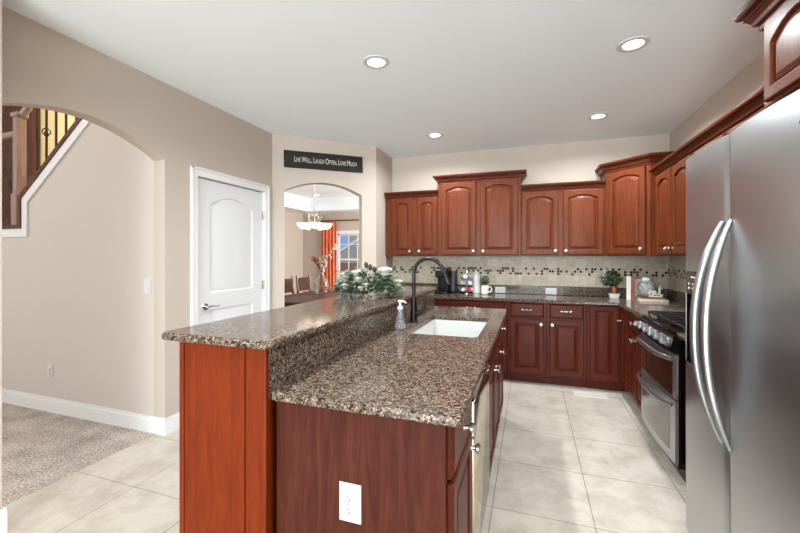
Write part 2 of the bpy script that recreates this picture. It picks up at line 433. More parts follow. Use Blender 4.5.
# ------------------------------------------------------------------ mesh building
class MB:
    def __init__(self):
        self.bm = bmesh.new()
        self.M = Matrix.Identity(4)
        self.mi = 0
    def _v(self, p):
        return self.bm.verts.new(self.M @ Vector(p))
    def _f(self, vs):
        try:
            f = self.bm.faces.new(vs)
            f.material_index = self.mi
            return f
        except ValueError:
            return None
    def box(self, x0, x1, y0, y1, z0, z1, bev=0.0, seg=1):
        vs = [self._v((x, y, z)) for x in (x0, x1) for y in (y0, y1) for z in (z0, z1)]
        idx = [(0, 1, 3, 2), (4, 6, 7, 5), (0, 4, 5, 1), (2, 3, 7, 6), (0, 2, 6, 4), (1, 5, 7, 3)]
        fs = [self._f([vs[i] for i in q]) for q in idx]
        if bev:
            es = list({e for f in fs for e in f.edges})
            bmesh.ops.bevel(self.bm, geom=es, offset=bev, segments=seg, affect='EDGES', profile=0.5)
        return self
    def prism(self, poly, a, b, plane='xy', bev=0.0, seg=1):
        """extrude a polygon; plane names its two axes, a..b is the third axis."""
        def P(u, v, w):
            return {'xy': (u, v, w), 'xz': (u, w, v), 'yz': (w, u, v)}[plane]
        lo = [self._v(P(u, v, a)) for u, v in poly]
        hi = [self._v(P(u, v, b)) for u, v in poly]
        n = len(poly)
        fs = [self._f(lo[::-1]), self._f(hi)]
        for i in range(n):
            fs.append(self._f([lo[i], lo[(i + 1) % n], hi[(i + 1) % n], hi[i]]))
        if bev:
            es = list({e for f in fs if f for e in f.edges})
            bmesh.ops.bevel(self.bm, geom=es, offset=bev, segments=seg, affect='EDGES', profile=0.5)
        return self
    def loft(self, loops, cap0=True, cap1=True, closed=True):
        L = [[self._v(p) for p in lp] for lp in loops]
        n = len(L[0])
        for a, b in zip(L, L[1:]):
            for i in range(n if closed else n - 1):
                j = (i + 1) % n
                self._f([a[i], a[j], b[j], b[i]])
        if cap0: self._f(L[0][::-1])
        if cap1: self._f(L[-1])
        return self
    def lathe(self, prof, seg=24, c=(0, 0, 0), axis='z', cap=True):
        loops = []
        for r, h in prof:
            lp = []
            for k in range(seg):
                a = 2 * PI * k / seg
                u, v = r * math.cos(a), r * math.sin(a)
                p = {'z': (u, v, h), 'y': (u, h, v), 'x': (h, u, v)}[axis]
                lp.append((c[0] + p[0], c[1] + p[1], c[2] + p[2]))
            loops.append(lp)
        return self.loft(loops, cap, cap)
    def tube(self, pts, r, seg=10, flat=None):
        pts = [Vector(p) for p in pts]
        n = len(pts)
        rs = r if isinstance(r, (list, tuple)) else [r] * n
        loops = []
        up = None
        for i, p in enumerate(pts):
            t = (pts[min(i + 1, n - 1)] - pts[max(i - 1, 0)]).normalized()
            if up is None:
                up = Vector((0, 0, 1)) if abs(t.z) < 0.9 else Vector((0, 1, 0))
            s = t.cross(up)
            if s.length < 1e-5:
                s = t.cross(Vector((1, 0, 0)))
            s.normalize()
            w = s.cross(t).normalized()
            up = w
            fl = flat or (1, 1)
            loops.append([p + s * (math.cos(2 * PI * k / seg) * rs[i] * fl[0]) + w * (math.sin(2 * PI * k / seg) * rs[i] * fl[1]) for k in range(seg)])
        return self.loft(loops)
    def ball(self, c, r, seg=12, rings=8, sc=(1, 1, 1)):
        prof = []
        loops = []
        for j in range(1, rings):
            t = PI * j / rings
            loops.append([(c[0] + sc[0] * r * math.sin(t) * math.cos(2 * PI * k / seg), c[1] + sc[1] * r * math.sin(t) * math.sin(2 * PI * k / seg), c[2] - sc[2] * r * math.cos(t)) for k in range(seg)])
        return self.loft(loops)
    def leaf(self, p, d, n, ln, w, bend=0.15):
        p, d = Vector(p), Vector(d).normalized()
        s = d.cross(Vector(n))
        if s.length < 1e-4: s = d.cross(Vector((1, 0.3, 0)))
        s.normalize(); u = s.cross(d)
        a = self._v(p); b = self._v(p + d * ln * .45 + s * w / 2 + u * ln * bend * .5); c = self._v(p + d * ln - u * ln * bend)
        e = self._v(p + d * ln * .45 - s * w / 2 + u * ln * bend * .5); m = self._v(p + d * ln * .5 + u * ln * bend * .2)
        for q in ((a, b, m), (b, c, m), (c, e, m), (e, a, m)): self._f(q)
    def build(self, name, mats, parent=None, loc=(0, 0, 0), rotz=0.0, smooth=True, recalc=True, angle=32, flat_top=False):
        if recalc:
            bmesh.ops.recalc_face_normals(self.bm, faces=self.bm.faces[:])
        me = bpy.data.meshes.new(name)
        self.bm.to_mesh(me); self.bm.free()
        for mm in (mats if isinstance(mats, (list, tuple)) else [mats]):
            me.materials.append(MATS[mm])
        if smooth:
            me.shade_smooth()
            me.set_sharp_from_angle(angle=R(angle))
        if flat_top:
            for f in me.polygons:
                if abs(f.normal.z) > 0.999: f.use_smooth = False
        o = bpy.data.objects.new(name, me)
        COL.objects.link(o)
        o.location = loc; o.rotation_euler = (0, 0, rotz)
        if parent: o.parent = parent
        return o

def thing(name, label, cat, loc=(0, 0, 0), rotz=0.0, group=None):
    o = bpy.data.objects.new(name, None)
    o.empty_display_size = 0.05
    COL.objects.link(o)
    o.location = loc; o.rotation_euler = (0, 0, rotz)
    tag(o, label, cat, group)
    return o
def tag(o, label, cat, group=None):
    o['label'] = label; o['category'] = cat
    if group: o['group'] = group
    return o
def struct(o):
    o['kind'] = 'structure'
    return o
def dup(root, loc, rotz, label, group=None):
    r = root.copy(); COL.objects.link(r); r.location = loc; r.rotation_euler = (0, 0, rotz)
    r['label'] = label
    if group: r['group'] = group
    for ch in list(root.children):
        c = ch.copy(); COL.objects.link(c); c.parent = r
        for g in list(ch.children):
            d = g.copy(); COL.objects.link(d); d.parent = c
    return r
def rrect(x0, x1, y0, y1, r, z, k=5, inset=0.0):
    x0 += inset; x1 -= inset; y0 += inset; y1 -= inset
    r = max(0.0005, r - inset)
    pts = []
    for cx, cy, a0 in ((x1 - r, y0 + r, -PI / 2), (x1 - r, y1 - r, 0), (x0 + r, y1 - r, PI / 2), (x0 + r, y0 + r, PI)):
        for i in range(k):
            a = a0 + PI / 2 * i / (k - 1)
            pts.append((cx + r * math.cos(a), cy + r * math.sin(a), z))
    return pts

# ------------------------------------------------------------------ room shell
CEIL = 2.70
XL, XR, YB = -2.65, 1.432, 4.835
DA, DB = (-2.65, 3.45), (-1.77, 4.27)          # the diagonal wall
def arc(a, b, zs, rise, n=20):
    out = []
    for i in range(n + 1):
        t = i / n
        out.append((a + (b - a) * t, zs + rise * (1 - (2 * t - 1) ** 2)))
    return out

struct(MB().box(-2.73, 1.55, -5.3, 4.98, -0.1, 0).build('floor', 'floor_tile'))
struct(MB().box(-8.0, -2.73, -5.3, 3.4, -0.1, 0.0).build('floor_foyer', 'carpet_pile'))
struct(MB().prism([(-6.0, 3.4), (-2.73, 3.4), (-2.73, 4.98), (1.55, 4.98), (1.55, 8.3), (-6.0, 8.3)], -0.1, 0.0).build('floor_dining', 'dark_wood_across'))
struct(MB().prism([(-2.72, -5.3), (1.55, -5.3), (1.55, 4.98), (-1.77, 4.98), (-1.77, 4.31), (-2.72, 3.42)], CEIL, CEIL + 0.1).build('ceiling', 'ceiling_paint'))

# left wall with the arch and the pantry door opening
m = MB()
m.prism([(-5.3, 0), (1.07, 0), (1.07, CEIL), (-5.3, CEIL)], XL - 0.115, XL, 'yz')
m.prism([(1.07, CEIL), (1.07, 2.11)] + arc(1.07, 2.168, 2.11, 0.157)[1:-1] + [(2.168, 2.11), (2.168, CEIL)], XL - 0.115, XL, 'yz')
m.prism([(2.168, 0), (2.462, 0), (2.462, 2.042), (3.312, 2.042), (3.312, 0), (3.5, 0), (3.5, CEIL), (2.168, CEIL)], XL - 0.115, XL, 'yz')
struct(m.build('wall_left', 'wall_paint'))
# projecting near end of the left wall
struct(MB().box(XL, -2.455, -5.3, 1.13, 0, CEIL).build('wall_left_near', 'wall_paint'))

# diagonal wall, local frame: x along DA->DB, y into the dining room
dvec = Vector((DB[0] - DA[0], DB[1] - DA[1], 0)); DL = dvec.length
dang = math.atan2(dvec.y, dvec.x)
m = MB()
top = arc(0.129, 1.022, 2.095, 0.118)
m.prism([(0, 0), (0.129, 0), (0.129, 2.095)] + top[1:-1] + [(1.022, 2.095), (1.022, 0), (DL, 0), (DL, CEIL), (0, CEIL)], 0.0, 0.115, 'xz')
struct(m.build('wall_diagonal', 'wall_paint', loc=(DA[0], DA[1], 0), rotz=dang))
struct(MB().box(-1.885, -1.77, 4.27, 4.98, 0, CEIL).build('wall_return', 'wall_paint'))
struct(MB().box(-1.77, 1.55, YB, 4.98, 0, CEIL).build('wall_back', 'wall_paint'))
struct(MB().box(XR, 1.55, -5.3, YB, 0, CEIL).build('wall_right', 'wall_paint'))
# wall behind the camera with a wide patio window
m = MB()
m.box(-2.65, -2.3, -5.3, -5.18, 0, CEIL); m.box(1.1, XR, -5.3, -5.18, 0, CEIL)
m.box(-2.3, 1.1, -5.3, -5.18, 2.4, CEIL); m.box(-2.3, 1.1, -5.3, -5.18, 0, 0.1)
struct(m.build('wall_front', 'wall_paint'))

# foyer and stairwell
struct(MB().box(-8.0, -7.9, -5.3, 3.4, 0, 5.0).build('wall_foyer_far', 'foyer_paint'))
struct(MB().box(-8.0, -2.765, -5.4, -5.3, 0, 5.0).build('wall_foyer_front', 'foyer_paint'))
struct(MB().box(-8.0, -2.77, 3.28, 3.4, 0, 5.0).build('wall_stairwell', 'cream_paint'))
struct(MB().box(-2.765, XL, -5.3, 3.4, CEIL + 0.1, 5.0).build('wall_upper', 'foyer_paint'))
struct(MB().box(-8.0, -2.65, -5.4, 3.4, 5.0, 5.1).build('ceiling_foyer', 'ceiling_paint'))
sx0, sz0 = -4.316, 1.859
slope = (2.489 - 1.859) / (-3.495 + 4.316)
xe = -2.765
ze = sz0 + slope * (xe - sx0)
struct(MB().prism([(-7.9, 0), (xe, 0), (xe, ze), (sx0, sz0), (sx0, 1.548), (-7.9, 1.548)], 2.17, 2.28, 'xz').build('wall_stairs', 'foyer_paint'))
# white skirt trim that follows the stair opening
tw = 0.075
nrm = Vector((-slope, 1)).normalized()
def off(p, k): return (p[0] + nrm.x * k, p[1] + nrm.y * k)
xs = sx0 - tw
p_in = (xs, sz0 + slope * (xs - sx0) + tw * math.sqrt(1 + slope ** 2))
ze2 = p_in[1] + slope * (xe - p_in[0])
struct(MB().prism([(-7.9, 1.548), (sx0, 1.548), (sx0, sz0), (xe, ze), (xe, ze2), p_in, (xs, 1.548 + tw), (-7.9, 1.548 + tw)], 2.155, 2.285, 'xz').build('trim_1', 'white_trim'))
capb = 0.035
p_c = (xs - capb, p_in[1] - slope * capb + capb * math.sqrt(1 + slope ** 2))
ze3 = p_c[1] + slope * (xe - p_c[0])
tag(MB().prism([p_in, (xe, ze2), (xe, ze3), p_c, (xs - capb, 1.548 + tw + capb), (-7.9, 1.548 + tw + capb), (-7.9, 1.548 + tw), (xs, 1.548 + tw)], 2.145, 2.30, 'xz').build('cap_rail', 'stair_wood'),
    'brown wooden cap rail running up the white trimmed stair wall', 'rail')

# baseboards
def bb(name, x0, x1, y0, y1):
    m = MB(); m.box(x0, x1, y0, y1, 0, 0.105); 
    e = 0.004
    m.box(x0 + (e if x1 - x0 < .05 else 0), x1 - (e if x1 - x0 < .05 else 0), y0 + (e if y1 - y0 < .05 else 0), y1 - (e if y1 - y0 < .05 else 0), 0.105, 0.13)
    struct(m.build(name, 'white_trim'))
bb('baseboard_stairs', -7.9, -2.636, 2.155, 2.169)
bb('baseboard_left', -2.649, -2.636, 2.169, 2.392)
bb('baseboard_left_near', -2.455, -2.441, -5.18, 1.144)
bb('baseboard_near_end', -2.649, -2.455, 1.131, 1.144)
bb('baseboard_left_far', -2.649, -2.636, 3.409, 3.44)

# ------------------------------------------------------------------ dining room shell
DW, DX0 = 8.11, -5.32
struct(MB().box(DX0 - 0.1, DX0, 3.4, DW, 0, 2.9).build('wall_dining_left', 'dining_paint'))
WX0, WX1, WZ0, WZ1 = -4.36, -2.55, 0.75, 1.90
m = MB()
m.box(DX0, WX0, DW, DW + 0.14, 0, 2.9); m.box(WX1, 1.55, DW, DW + 0.14, 0, 2.9)
m.box(WX0, WX1, DW, DW + 0.14, 0, WZ0); m.box(WX0, WX1, DW, DW + 0.14, WZ1, 2.9)
struct(m.build('wall_dining_back', 'dining_paint'))
m = MB()
m.box(-0.6, -0.5, 4.98, 5.6, 0, 2.9); m.box(-0.6, -0.5, 7.4, DW, 0, 2.9)
m.box(-0.6, -0.5, 5.6, 7.4, 0, 0.8); m.box(-0.6, -0.5, 5.6, 7.4, 2.2, 2.9)
struct(m.build('wall_dining_right', 'dining_paint'))  # opening in this unseen wall is added for the dining fill
m = MB()
for y in (5.6, 6.47, 7.34): m.box(-0.54, -0.50, y, y + 0.06, 0.8, 2.2)
m.box(-0.54, -0.50, 5.6, 7.4, 2.14, 2.2); m.box(-0.54, -0.50, 5.6, 7.4, 0.8, 0.86)
struct(m.build('window_added', 'white_trim'))  # added window frame, made to go with the dining fill light
struct(MB().box(DX0, -2.77, 3.4, 3.5, 0, 2.9).build('wall_dining_near', 'dining_paint'))
struct(MB().prism([(DX0, 3.5), (-2.70, 3.5), (-1.84, 4.36), (-1.84, 4.98), (-0.6, 4.98), (-0.6, DW), (DX0, DW)], 2.71, 2.80).build('ceiling_dining', 'ceiling_paint'))
# dropped border around the tray ceiling
m = MB()
m.box(DX0, -0.6, DW - 0.45, DW, 2.415, 2.71); m.box(DX0, DX0 + 0.45, 3.5, DW - 0.45, 2.415, 2.71)
struct(m.build('ceiling_dining_border', 'ceiling_paint'))
# dining window
m = MB()
m.box(WX0 - 0.07, WX0, DW - 0.02, DW + 0.01, WZ0 - 0.07, WZ1 + 0.08); m.box(WX1, WX1 + 0.07, DW - 0.02, DW + 0.01, WZ0 - 0.07, WZ1 + 0.08)
m.box(WX0, WX1, DW - 0.02, DW + 0.01, WZ1, WZ1 + 0.08); m.box(WX0, WX1, DW - 0.03, DW + 0.01, WZ0 - 0.07, WZ0)
fw = 0.035
m.box(WX0, WX0 + fw, DW + 0.02, DW + 0.07, WZ0, WZ1); m.box(WX1 - fw, WX1, DW + 0.02, DW + 0.07, WZ0, WZ1)
m.box(WX0, WX1, DW + 0.02, DW + 0.07, WZ0, WZ0 + fw); m.box(WX0, WX1, DW + 0.02, DW + 0.07, WZ1 - fw, WZ1)
xm = (WX0 + WX1) / 2
m.box(xm - 0.03, xm + 0.03, DW + 0.02, DW + 0.07, WZ0, WZ1)
m.box(WX0, WX1, DW + 0.025, DW + 0.06, 1.275, 1.315)
for x in (-4.085, -3.85, -3.62, -3.25, -3.02, -2.79):
    m.box(x - 0.009, x + 0.009, DW + 0.035, DW + 0.05, WZ0, WZ1)
for z in (1.0, 1.655):
    m.box(WX0, WX1, DW + 0.035, DW + 0.05, z - 0.009, z + 0.009)
win = struct(m.build('window_1', 'white_trim'))
g = MB().box(WX0, WX1, DW + 0.075, DW + 0.08, WZ0, WZ1).build('window_pane', 'window_glass', win)
# patio window behind the camera
m = MB()
for x in (-2.3, -1.18, -0.06, 1.04):
    m.box(x, x + 0.06, -5.27, -5.2, 0.1, 2.4)
m.box(-2.3, 1.1, -5.27, -5.2, 2.34, 2.4); m.box(-2.3, 1.1, -5.27, -5.2, 0.1, 0.16)
win = struct(m.build('window_2', 'white_trim'))

# outside the dining window: the neighbour's house
nb = thing('house', 'grey sided neighbouring house outside the dining room window', 'house', (-8, 17, 0))
MB().prism([(-2.6, 0), (9, 0), (9, 7.0), (-0.5, 7.0), (-0.5, 1.72), (-2.6, 1.72)], 0, 6, 'xz').build('siding_wall', 'siding_grey', nb)
MB().prism([(-1.6, 0.98), (1.6, 2.72), (1.6, 2.86), (-1.6, 1.12)], -0.9, -0.75, 'xz').build('gable_trim', 'white_trim', nb)
MB().box(-1.55, 6, -0.9, -0.02, 0, 1.05).build('brick_base', 'brick_red', nb)
w = MB().box(0.2, 1.1, -0.06, -0.01, 2.25, 2.35).box(0.2, 1.1, -0.06, -0.01, 3.3, 3.4).box(0.2, 0.28, -0.06, -0.01, 2.35, 3.3).box(1.02, 1.1, -0.06, -0.01, 2.35, 3.3).build('window_frame', 'white_trim', nb)
MB().box(0.28, 1.02, -0.03, -0.01, 2.35, 3.3).build('pane', 'black_gloss', w)
bush = MB()
rb = random.Random(4)
for k in range(420):
    a, t = rb.uniform(0, 2 * PI), rb.uniform(0, 1)
    rr = 0.55 * math.sqrt(1 - (t - 0.2) ** 2)
    bush.leaf((rr * math.cos(a), rr * math.sin(a), 0.1 + t * 1.1), (math.cos(a), math.sin(a), 0.7), (0, 0, 1), 0.2, 0.1)
bush.ball((0, 0, 0.6), 0.55, sc=(1, 1, 1.1))
o = bush.build('bush', 'bush_green', loc=(-5.6, 13.0, -0.065))
tag(o, 'green bush in front of the brick house outside the window', 'bush')
struct(MB().box(-20, 12, 8.4, 30, -0.2, -0.02).build('ground_outside', 'lawn_green'))

# ------------------------------------------------------------------ pantry door
dr = struct(thing('door_1', 'white two panel pantry door with chrome lever beside the arch', 'door', (XL, 2.887, 0)))
del dr['category']
def door_slab():
    m = MB()
    # local: u along Y, z up, front at x=+; slab 0.838 wide
    W, H = 0.842, 2.036
    def opening(ins, z0, z1, rise, dx):
        x0, x1 = -0.275 + ins, 0.275 - ins
        pts = [(dx, x0, z0 + ins), (dx, x1, z0 + ins)]
        n = 14
        for i in range(n + 1):
            x = x1 + (x0 - x1) * i / n
            pts.append((dx, x, z1 - ins + rise * (1 - (2 * i / n - 1) ** 2)))
        return pts
    m.box(-0.034, -0.012, -W / 2, W / 2, 0.008, H)
    # face frame as strips around two panels
    m.box(-0.012, 0, -W / 2, -0.275, 0.008, H); m.box(-0.012, 0, 0.275, W / 2, 0.008, H)
    m.box(-0.012, 0, -0.275, 0.275, 0.008, 0.24); m.box(-0.012, 0, -0.275, 0.275, 0.90, 1.045)
    pl = opening(0, 1.045, 1.83, 0.085, 0)
    m.prism([(p[1], p[2]) for p in pl[2:]] + [(-0.275, H), (0.275, H)], -0.012, 0, 'yz')
    for z0, z1, rise in ((1.045, 1.83, 0.085), (0.24, 0.90, 0.0)):
        m.loft([opening(0, z0, z1, rise, 0), opening(0.006, z0, z1, rise, -0.003), opening(0.014, z0, z1, rise, -0.010), opening(0.03, z0, z1, rise, -0.010), opening(0.06, z0, z1, rise, -0.003)], False, True)
    return m
door_slab().build('door_slab', 'door_white', dr, (-0.012, 0, 0))
m = MB()
for s in (-1, 1):
    y = s * 0.425
    m.box(0.001, 0.018, min(y, y + s * 0.068), max(y, y + s * 0.068), 0, 2.118, 0.003)
    m.box(0.018, 0.026, min(y + s * 0.048, y + s * 0.068), max(y + s * 0.048, y + s * 0.068), 0, 2.118, 0.002)
m.box(0.001, 0.018, -0.425, 0.425, 2.046, 2.118, 0.003); m.box(0.018, 0.026, -0.493, 0.493, 2.098, 2.12, 0.002)
m.box(-0.1, 0.001, 0.423, 0.427, 0, 2.046); m.box(-0.1, 0.001, -0.427, -0.423, 0, 2.046)
m.build('door_casing', 'white_trim', dr)
m = MB(); m.lathe([(0.033, 0), (0.033, 0.006), (0.026, 0.012), (0.011, 0.014), (0.010, 0.05), (0.0, 0.05)], 20, axis='x')
m.tube([(0.045, 0, 0), (0.048, 0.03, 0.004), (0.046, 0.06, 0.0), (0.046, 0.09, -0.006), (0.046, 0.118, 0.0)], [0.010, 0.009, 0.007, 0.006, 0.005], 10)
m.build('lever_handle', 'chrome', dr, (-0.012, 2.56 - 2.887, 0.933))
for z in (1.80, 1.07, 0.25):
    m = MB(); m.lathe([(0.007, -0.045), (0.007, 0.045)], 10, (0.004, 0, 0)); m.box(-0.004, 0.001, -0.02, 0.0, -0.045, 0.045)
    m.build('hinge', 'nickel', dr, (0.0, 0.421, z))

# ------------------------------------------------------------------ cabinets
def door_mesh(w, h, arch=0.0, stile=0.058):
    """raised panel door: x centred, z from 0, front at y=-0.02, back at y=0."""
    m = MB()
    n = 16 if arch else 6
    def rect(ins, y):
        x0, x1, z0, z1 = -w / 2 + ins, w / 2 - ins, ins, h - ins
        pts = [(x0, y, z0), (x1, y, z0)]
        for i in range(n + 1):
            pts.append((x1 + (x0 - x1) * i / n, y, z1))
        return pts
    def op(ins, y):
        s = stile + ins
        x0, x1, z0, z1 = -w / 2 + s, w / 2 - s, s, h - s
        pts = [(x0, y, z0), (x1, y, z0)]
        for i in range(n + 1):
            t = 2 * i / n - 1
            pts.append((x1 + (x0 - x1) * i / n, y, z1 - arch * t * t))
        return pts
    m.loft([rect(0.0, -0.0005), rect(0.0, -0.014), rect(0.002, -0.018), rect(0.007, -0.02), op(-0.008, -0.02), op(-0.004, -0.018), op(-0.001, -0.012), op(0.0, -0.002), op(0.010, -0.002), op(0.0115, -0.0075), op(0.034, -0.0165), op(0.038, -0.0168)], True, True)
    return m
def drawer_mesh(w, h):
    m = MB()
    def rect(ins, y):
        return [(-w / 2 + ins, y, ins), (w / 2 - ins, y, ins), (w / 2 - ins, y, h - ins), (-w / 2 + ins, y, h - ins)]
    m.loft([rect(0, -0.0005), rect(0, -0.010), rect(0.003, -0.012), rect(0.012, -0.0185), rect(0.016, -0.02)], True, True)
    return m
def knob_mesh():
    return MB().lathe([(0.012, -0.0), (0.008, -0.004), (0.007, -0.014), (0.012, -0.019), (0.0195, -0.024), (0.0195, -0.030), (0.012, -0.037), (0.0, -0.038)], 16, axis='y')
def pull_mesh():
    m = MB()
    pts = []
    for i in range(13):
        t = -1 + 2 * i / 12
        pts.append((t * 0.042, -0.004 - 0.022 * (1 - t ** 4), 0.003 * math.cos(t * PI)))
    m.tube(pts, [0.006 - 0.002 * abs(-1 + 2 * i / 12) for i in range(13)], 8)
    for s in (-1, 1):
        m.ball((s * 0.043, -0.003, 0.002), 0.010, 10, 6, (1.5, 0.4, 0.9))
    m.ball((0, -0.026, 0.003), 0.008, 10, 6, (1.6, 0.8, 0.9))
    return m
def add_door(par, xc, z0, w, h, arch=0.0, knob=None, mat='cherry', y=0.0, stile=0.058):
    d = door_mesh(w, h, arch, stile).build('door', mat, par, (xc, y, z0), angle=12)
    if knob:
        k = knob_mesh().build('knob', 'nickel', d, (knob[0], -0.0195, knob[1]))
    return d
def add_drawer(par, xc, z0, w, h, hw='pull', mat='cherry_across', y=0.0):
    d = drawer_mesh(w, h).build('drawer', mat, par, (xc, y, z0), angle=12)
    if hw == 'pull':
        pull_mesh().build('pull', 'nickel', d, (0, -0.0195, h / 2))
    elif hw == 'knob':
        knob_mesh().build('knob', 'nickel', d, (0, -0.0195, h / 2))
    return d
CROWN = [(0.0, -0.012), (0.010, -0.012), (0.012, -0.002), (0.008, 0.002), (0.008, 0.008), (0.022, 0.012), (0.026, 0.024), (0.036, 0.038), (0.044, 0.042), (0.040, 0.046), (0.040, 0.053), (0.056, 0.056), (0.061, 0.066), (0.062, 0.078), (0.0, 0.078)]
def crown(path, z, parent, scale=1.0, mat='cherry_across'):
    """sweep the crown profile along path (x, y); outward is to the right of travel."""
    P = [Vector(p) for p in path]
    loops = []
    for i, p in enumerate(P):
        ns = []
        if i > 0:
            d = (P[i] - P[i - 1]).normalized(); ns.append(Vector((d.y, -d.x)))
        if i < len(P) - 1:
            d = (P[i + 1] - P[i]).normalized(); ns.append(Vector((d.y, -d.x)))
        n = ns[0]
        if len(ns) == 2:
            b = (ns[0] + ns[1]).normalized(); n = b / max(0.3, b.dot(ns[0]))
        loops.append([(p.x + n.x * o * scale, p.y + n.y * o * scale, z + h * scale) for o, h in CROWN])
    m = MB()
    m.loft(loops, True, True)
    return m.build('crown_molding', mat, parent, angle=15)

BODY = 'cherry'
def upper(label, x0, x1, yf, z0, z1, crown_kind, doors, crown_z=None, cs=1.0, arch=0.036, depth=None):
    """upper cabinet on the back wall; yf = carcass front."""
    xc = (x0 + x1) / 2; w = x1 - x0
    c = thing('wall_cabinet', label, 'cabinet', (xc, yf, z0), 0, None)
    MB().box(-w / 2, w / 2, 0, YB - yf - 0.003, 0, z1 - z0).build('carcass', BODY, c)
    h = z1 - z0
    for dx, dw, side in doors:
        add_door(c, dx - xc, 0.018, dw, h - 0.045, arch, ((side * (dw / 2 - 0.03)), 0.045))
    D = YB - yf - 0.004
    if crown_kind == 'front':
        crown([(-w / 2, 0), (w / 2, 0)], h - 0.016, c, cs)
    elif crown_kind == 'left':
        crown([(-w / 2, D), (-w / 2, 0), (w / 2, 0)], h - 0.016, c, cs)
    elif crown_kind == 'wrap':
        crown([(-w / 2, D), (-w / 2, 0), (w / 2, 0), (w / 2, D)], h - 0.016, c, cs)
    return c
YU = 4.55
upper('lower two door cherry wall cabinet at the left end of the back wall', -1.756, -1.062, YU + 0.02, 1.37, 2.125, 'front',
      [(-1.535, 0.275, 1), (-1.207, 0.255, -1)], cs=0.92, arch=0.03)
upper('tall raised two door cherry wall cabinet above the coffee maker', -1.060, -0.098, YU, 1.37, 2.285, 'wrap',
      [(-0.813, 0.413, 1), (-0.341, 0.42, -1)])
upper('lower two door cherry wall cabinet between the tall one and the corner', -0.096, 0.760, YU + 0.02, 1.37, 2.125, 'front',
      [(0.104, 0.388, 1), (0.546, 0.398, -1)], cs=0.92)
# diagonal corner cabinet
cz0, cz1 = 1.37, 2.285
cc = thing('corner_wall_cabinet', 'tall single door cherry wall cabinet set diagonally in the corner', 'cabinet', (0.762, YU, cz0))
Lx, Ly = 1.09 - 0.762, YU - 4.222
MB().prism([(0, 0), (Lx, -Ly), (XR - 0.762 - 0.003, -Ly), (XR - 0.762 - 0.003, YB - YU - 0.003), (0, YB - YU - 0.003)], 0, cz1 - cz0, 'xy').build('carcass', BODY, cc)
dl = math.hypot(Lx, Ly)
da = math.atan2(-Ly, Lx)
dd = door_mesh(dl - 0.075, cz1 - cz0 - 0.06, 0.036).build('door', 'cherry', cc, (Lx / 2, -Ly / 2, 0.022), da, angle=12)
knob_mesh().build('knob', 'nickel', dd, ((dl - 0.075) / 2 - 0.03, -0.0195, 0.05))
crown([(0, YB - YU - 0.004), (0, 0), (Lx, -Ly), (XR - 0.762 - 0.003, -Ly)], cz1 - cz0 - 0.014, cc)
# right wall uppers (face -X): local x axis runs along -Y
XU = 1.11
ru = thing('wall_cabinet', 'two door cherry wall cabinet on the right wall above the counter', 'cabinet', (XU, 3.68, 1.37), -PI / 2)
MB().box(-0.40, 0.45, 0, XR - XU - 0.003, 0, 0.755).build('carcass', BODY, ru)
add_door(ru, -0.19, 0.018, 0.385, 0.715, 0.036, (0.165, 0.045)); add_door(ru, 0.225, 0.018, 0.385, 0.715, 0.036, (-0.165, 0.045))
crown([(-0.40, XR - XU - 0.004), (-0.40, 0), (0.45, 0)], 0.74, ru, 0.92)
MB().box(-0.54, -0.401, 0.06, XR - XU - 0.003, 0, 0.75).build('filler', BODY, ru)
ru2 = thing('wall_cabinet', 'cherry wall cabinet over the range, mostly hidden behind the refrigerator', 'cabinet', (XU, 2.74, 1.80), -PI / 2)
MB().box(-0.488, 0.48, 0, XR - XU - 0.003, 0, 0.325).build('carcass', BODY, ru2)
add_door(ru2, -0.245, 0.018, 0.43, 0.285, 0.04, (0.19, 0.03)); add_door(ru2, 0.235, 0.018, 0.43, 0.285, 0.04, (-0.19, 0.03))
crown([(-0.488, 0), (0.48, 0)], 0.31, ru2, 0.92)
# cabinet above the refrigerator
fc = thing('refrigerator_cabinet', 'high cherry cabinet with crown above the refrigerator', 'cabinet', (1.045, 1.775, 2.07), -PI / 2)
MB().box(-0.475, 0.475, 0, XR - 1.045 - 0.003, 0, 0.40).build('carcass', BODY, fc)
add_door(fc, -0.225, 0.015, 0.43, 0.365, 0.06, None); add_door(fc, 0.225, 0.015, 0.43, 0.365, 0.06, None)
crown([(-0.475, XR - 1.045 - 0.004), (-0.475, 0), (0.475, 0)], 0.385, fc, 1.35)

# ---- base cabinets on the back wall; carcass front YF, doors in front of it
YF = 4.30
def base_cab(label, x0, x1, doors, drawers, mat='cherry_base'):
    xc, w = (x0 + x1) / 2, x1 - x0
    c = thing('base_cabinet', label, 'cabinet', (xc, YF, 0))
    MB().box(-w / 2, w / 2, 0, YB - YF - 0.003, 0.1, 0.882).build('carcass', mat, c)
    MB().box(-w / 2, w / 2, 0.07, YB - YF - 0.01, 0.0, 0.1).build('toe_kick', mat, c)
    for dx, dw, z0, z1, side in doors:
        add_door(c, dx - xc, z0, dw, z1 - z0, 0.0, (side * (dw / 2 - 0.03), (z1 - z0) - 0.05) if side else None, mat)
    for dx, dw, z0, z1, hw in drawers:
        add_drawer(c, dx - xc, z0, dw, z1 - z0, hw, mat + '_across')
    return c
base_cab('left end cherry base cabinet behind the bar', -1.755, -1.02, [(-1.56, 0.33, .115, .70, 1), (-1.21, 0.33, .115, .70, -1)], [(-1.39, 0.68, .72, .868, None)])
base_cab('wide drawer cherry base cabinet behind the faucet', -1.015, -0.235, [(-0.82, 0.36, .115, .70, 1), (-0.43, 0.36, .115, .70, -1)], [(-0.625, 0.735, .72, .868, 'pull')])
base_cab('cherry base cabinet just right of the island end', -0.23, 0.165, [(-0.032, 0.345, .115, .70, 1)], [(-0.032, 0.345, .72, .868, 'pull')])
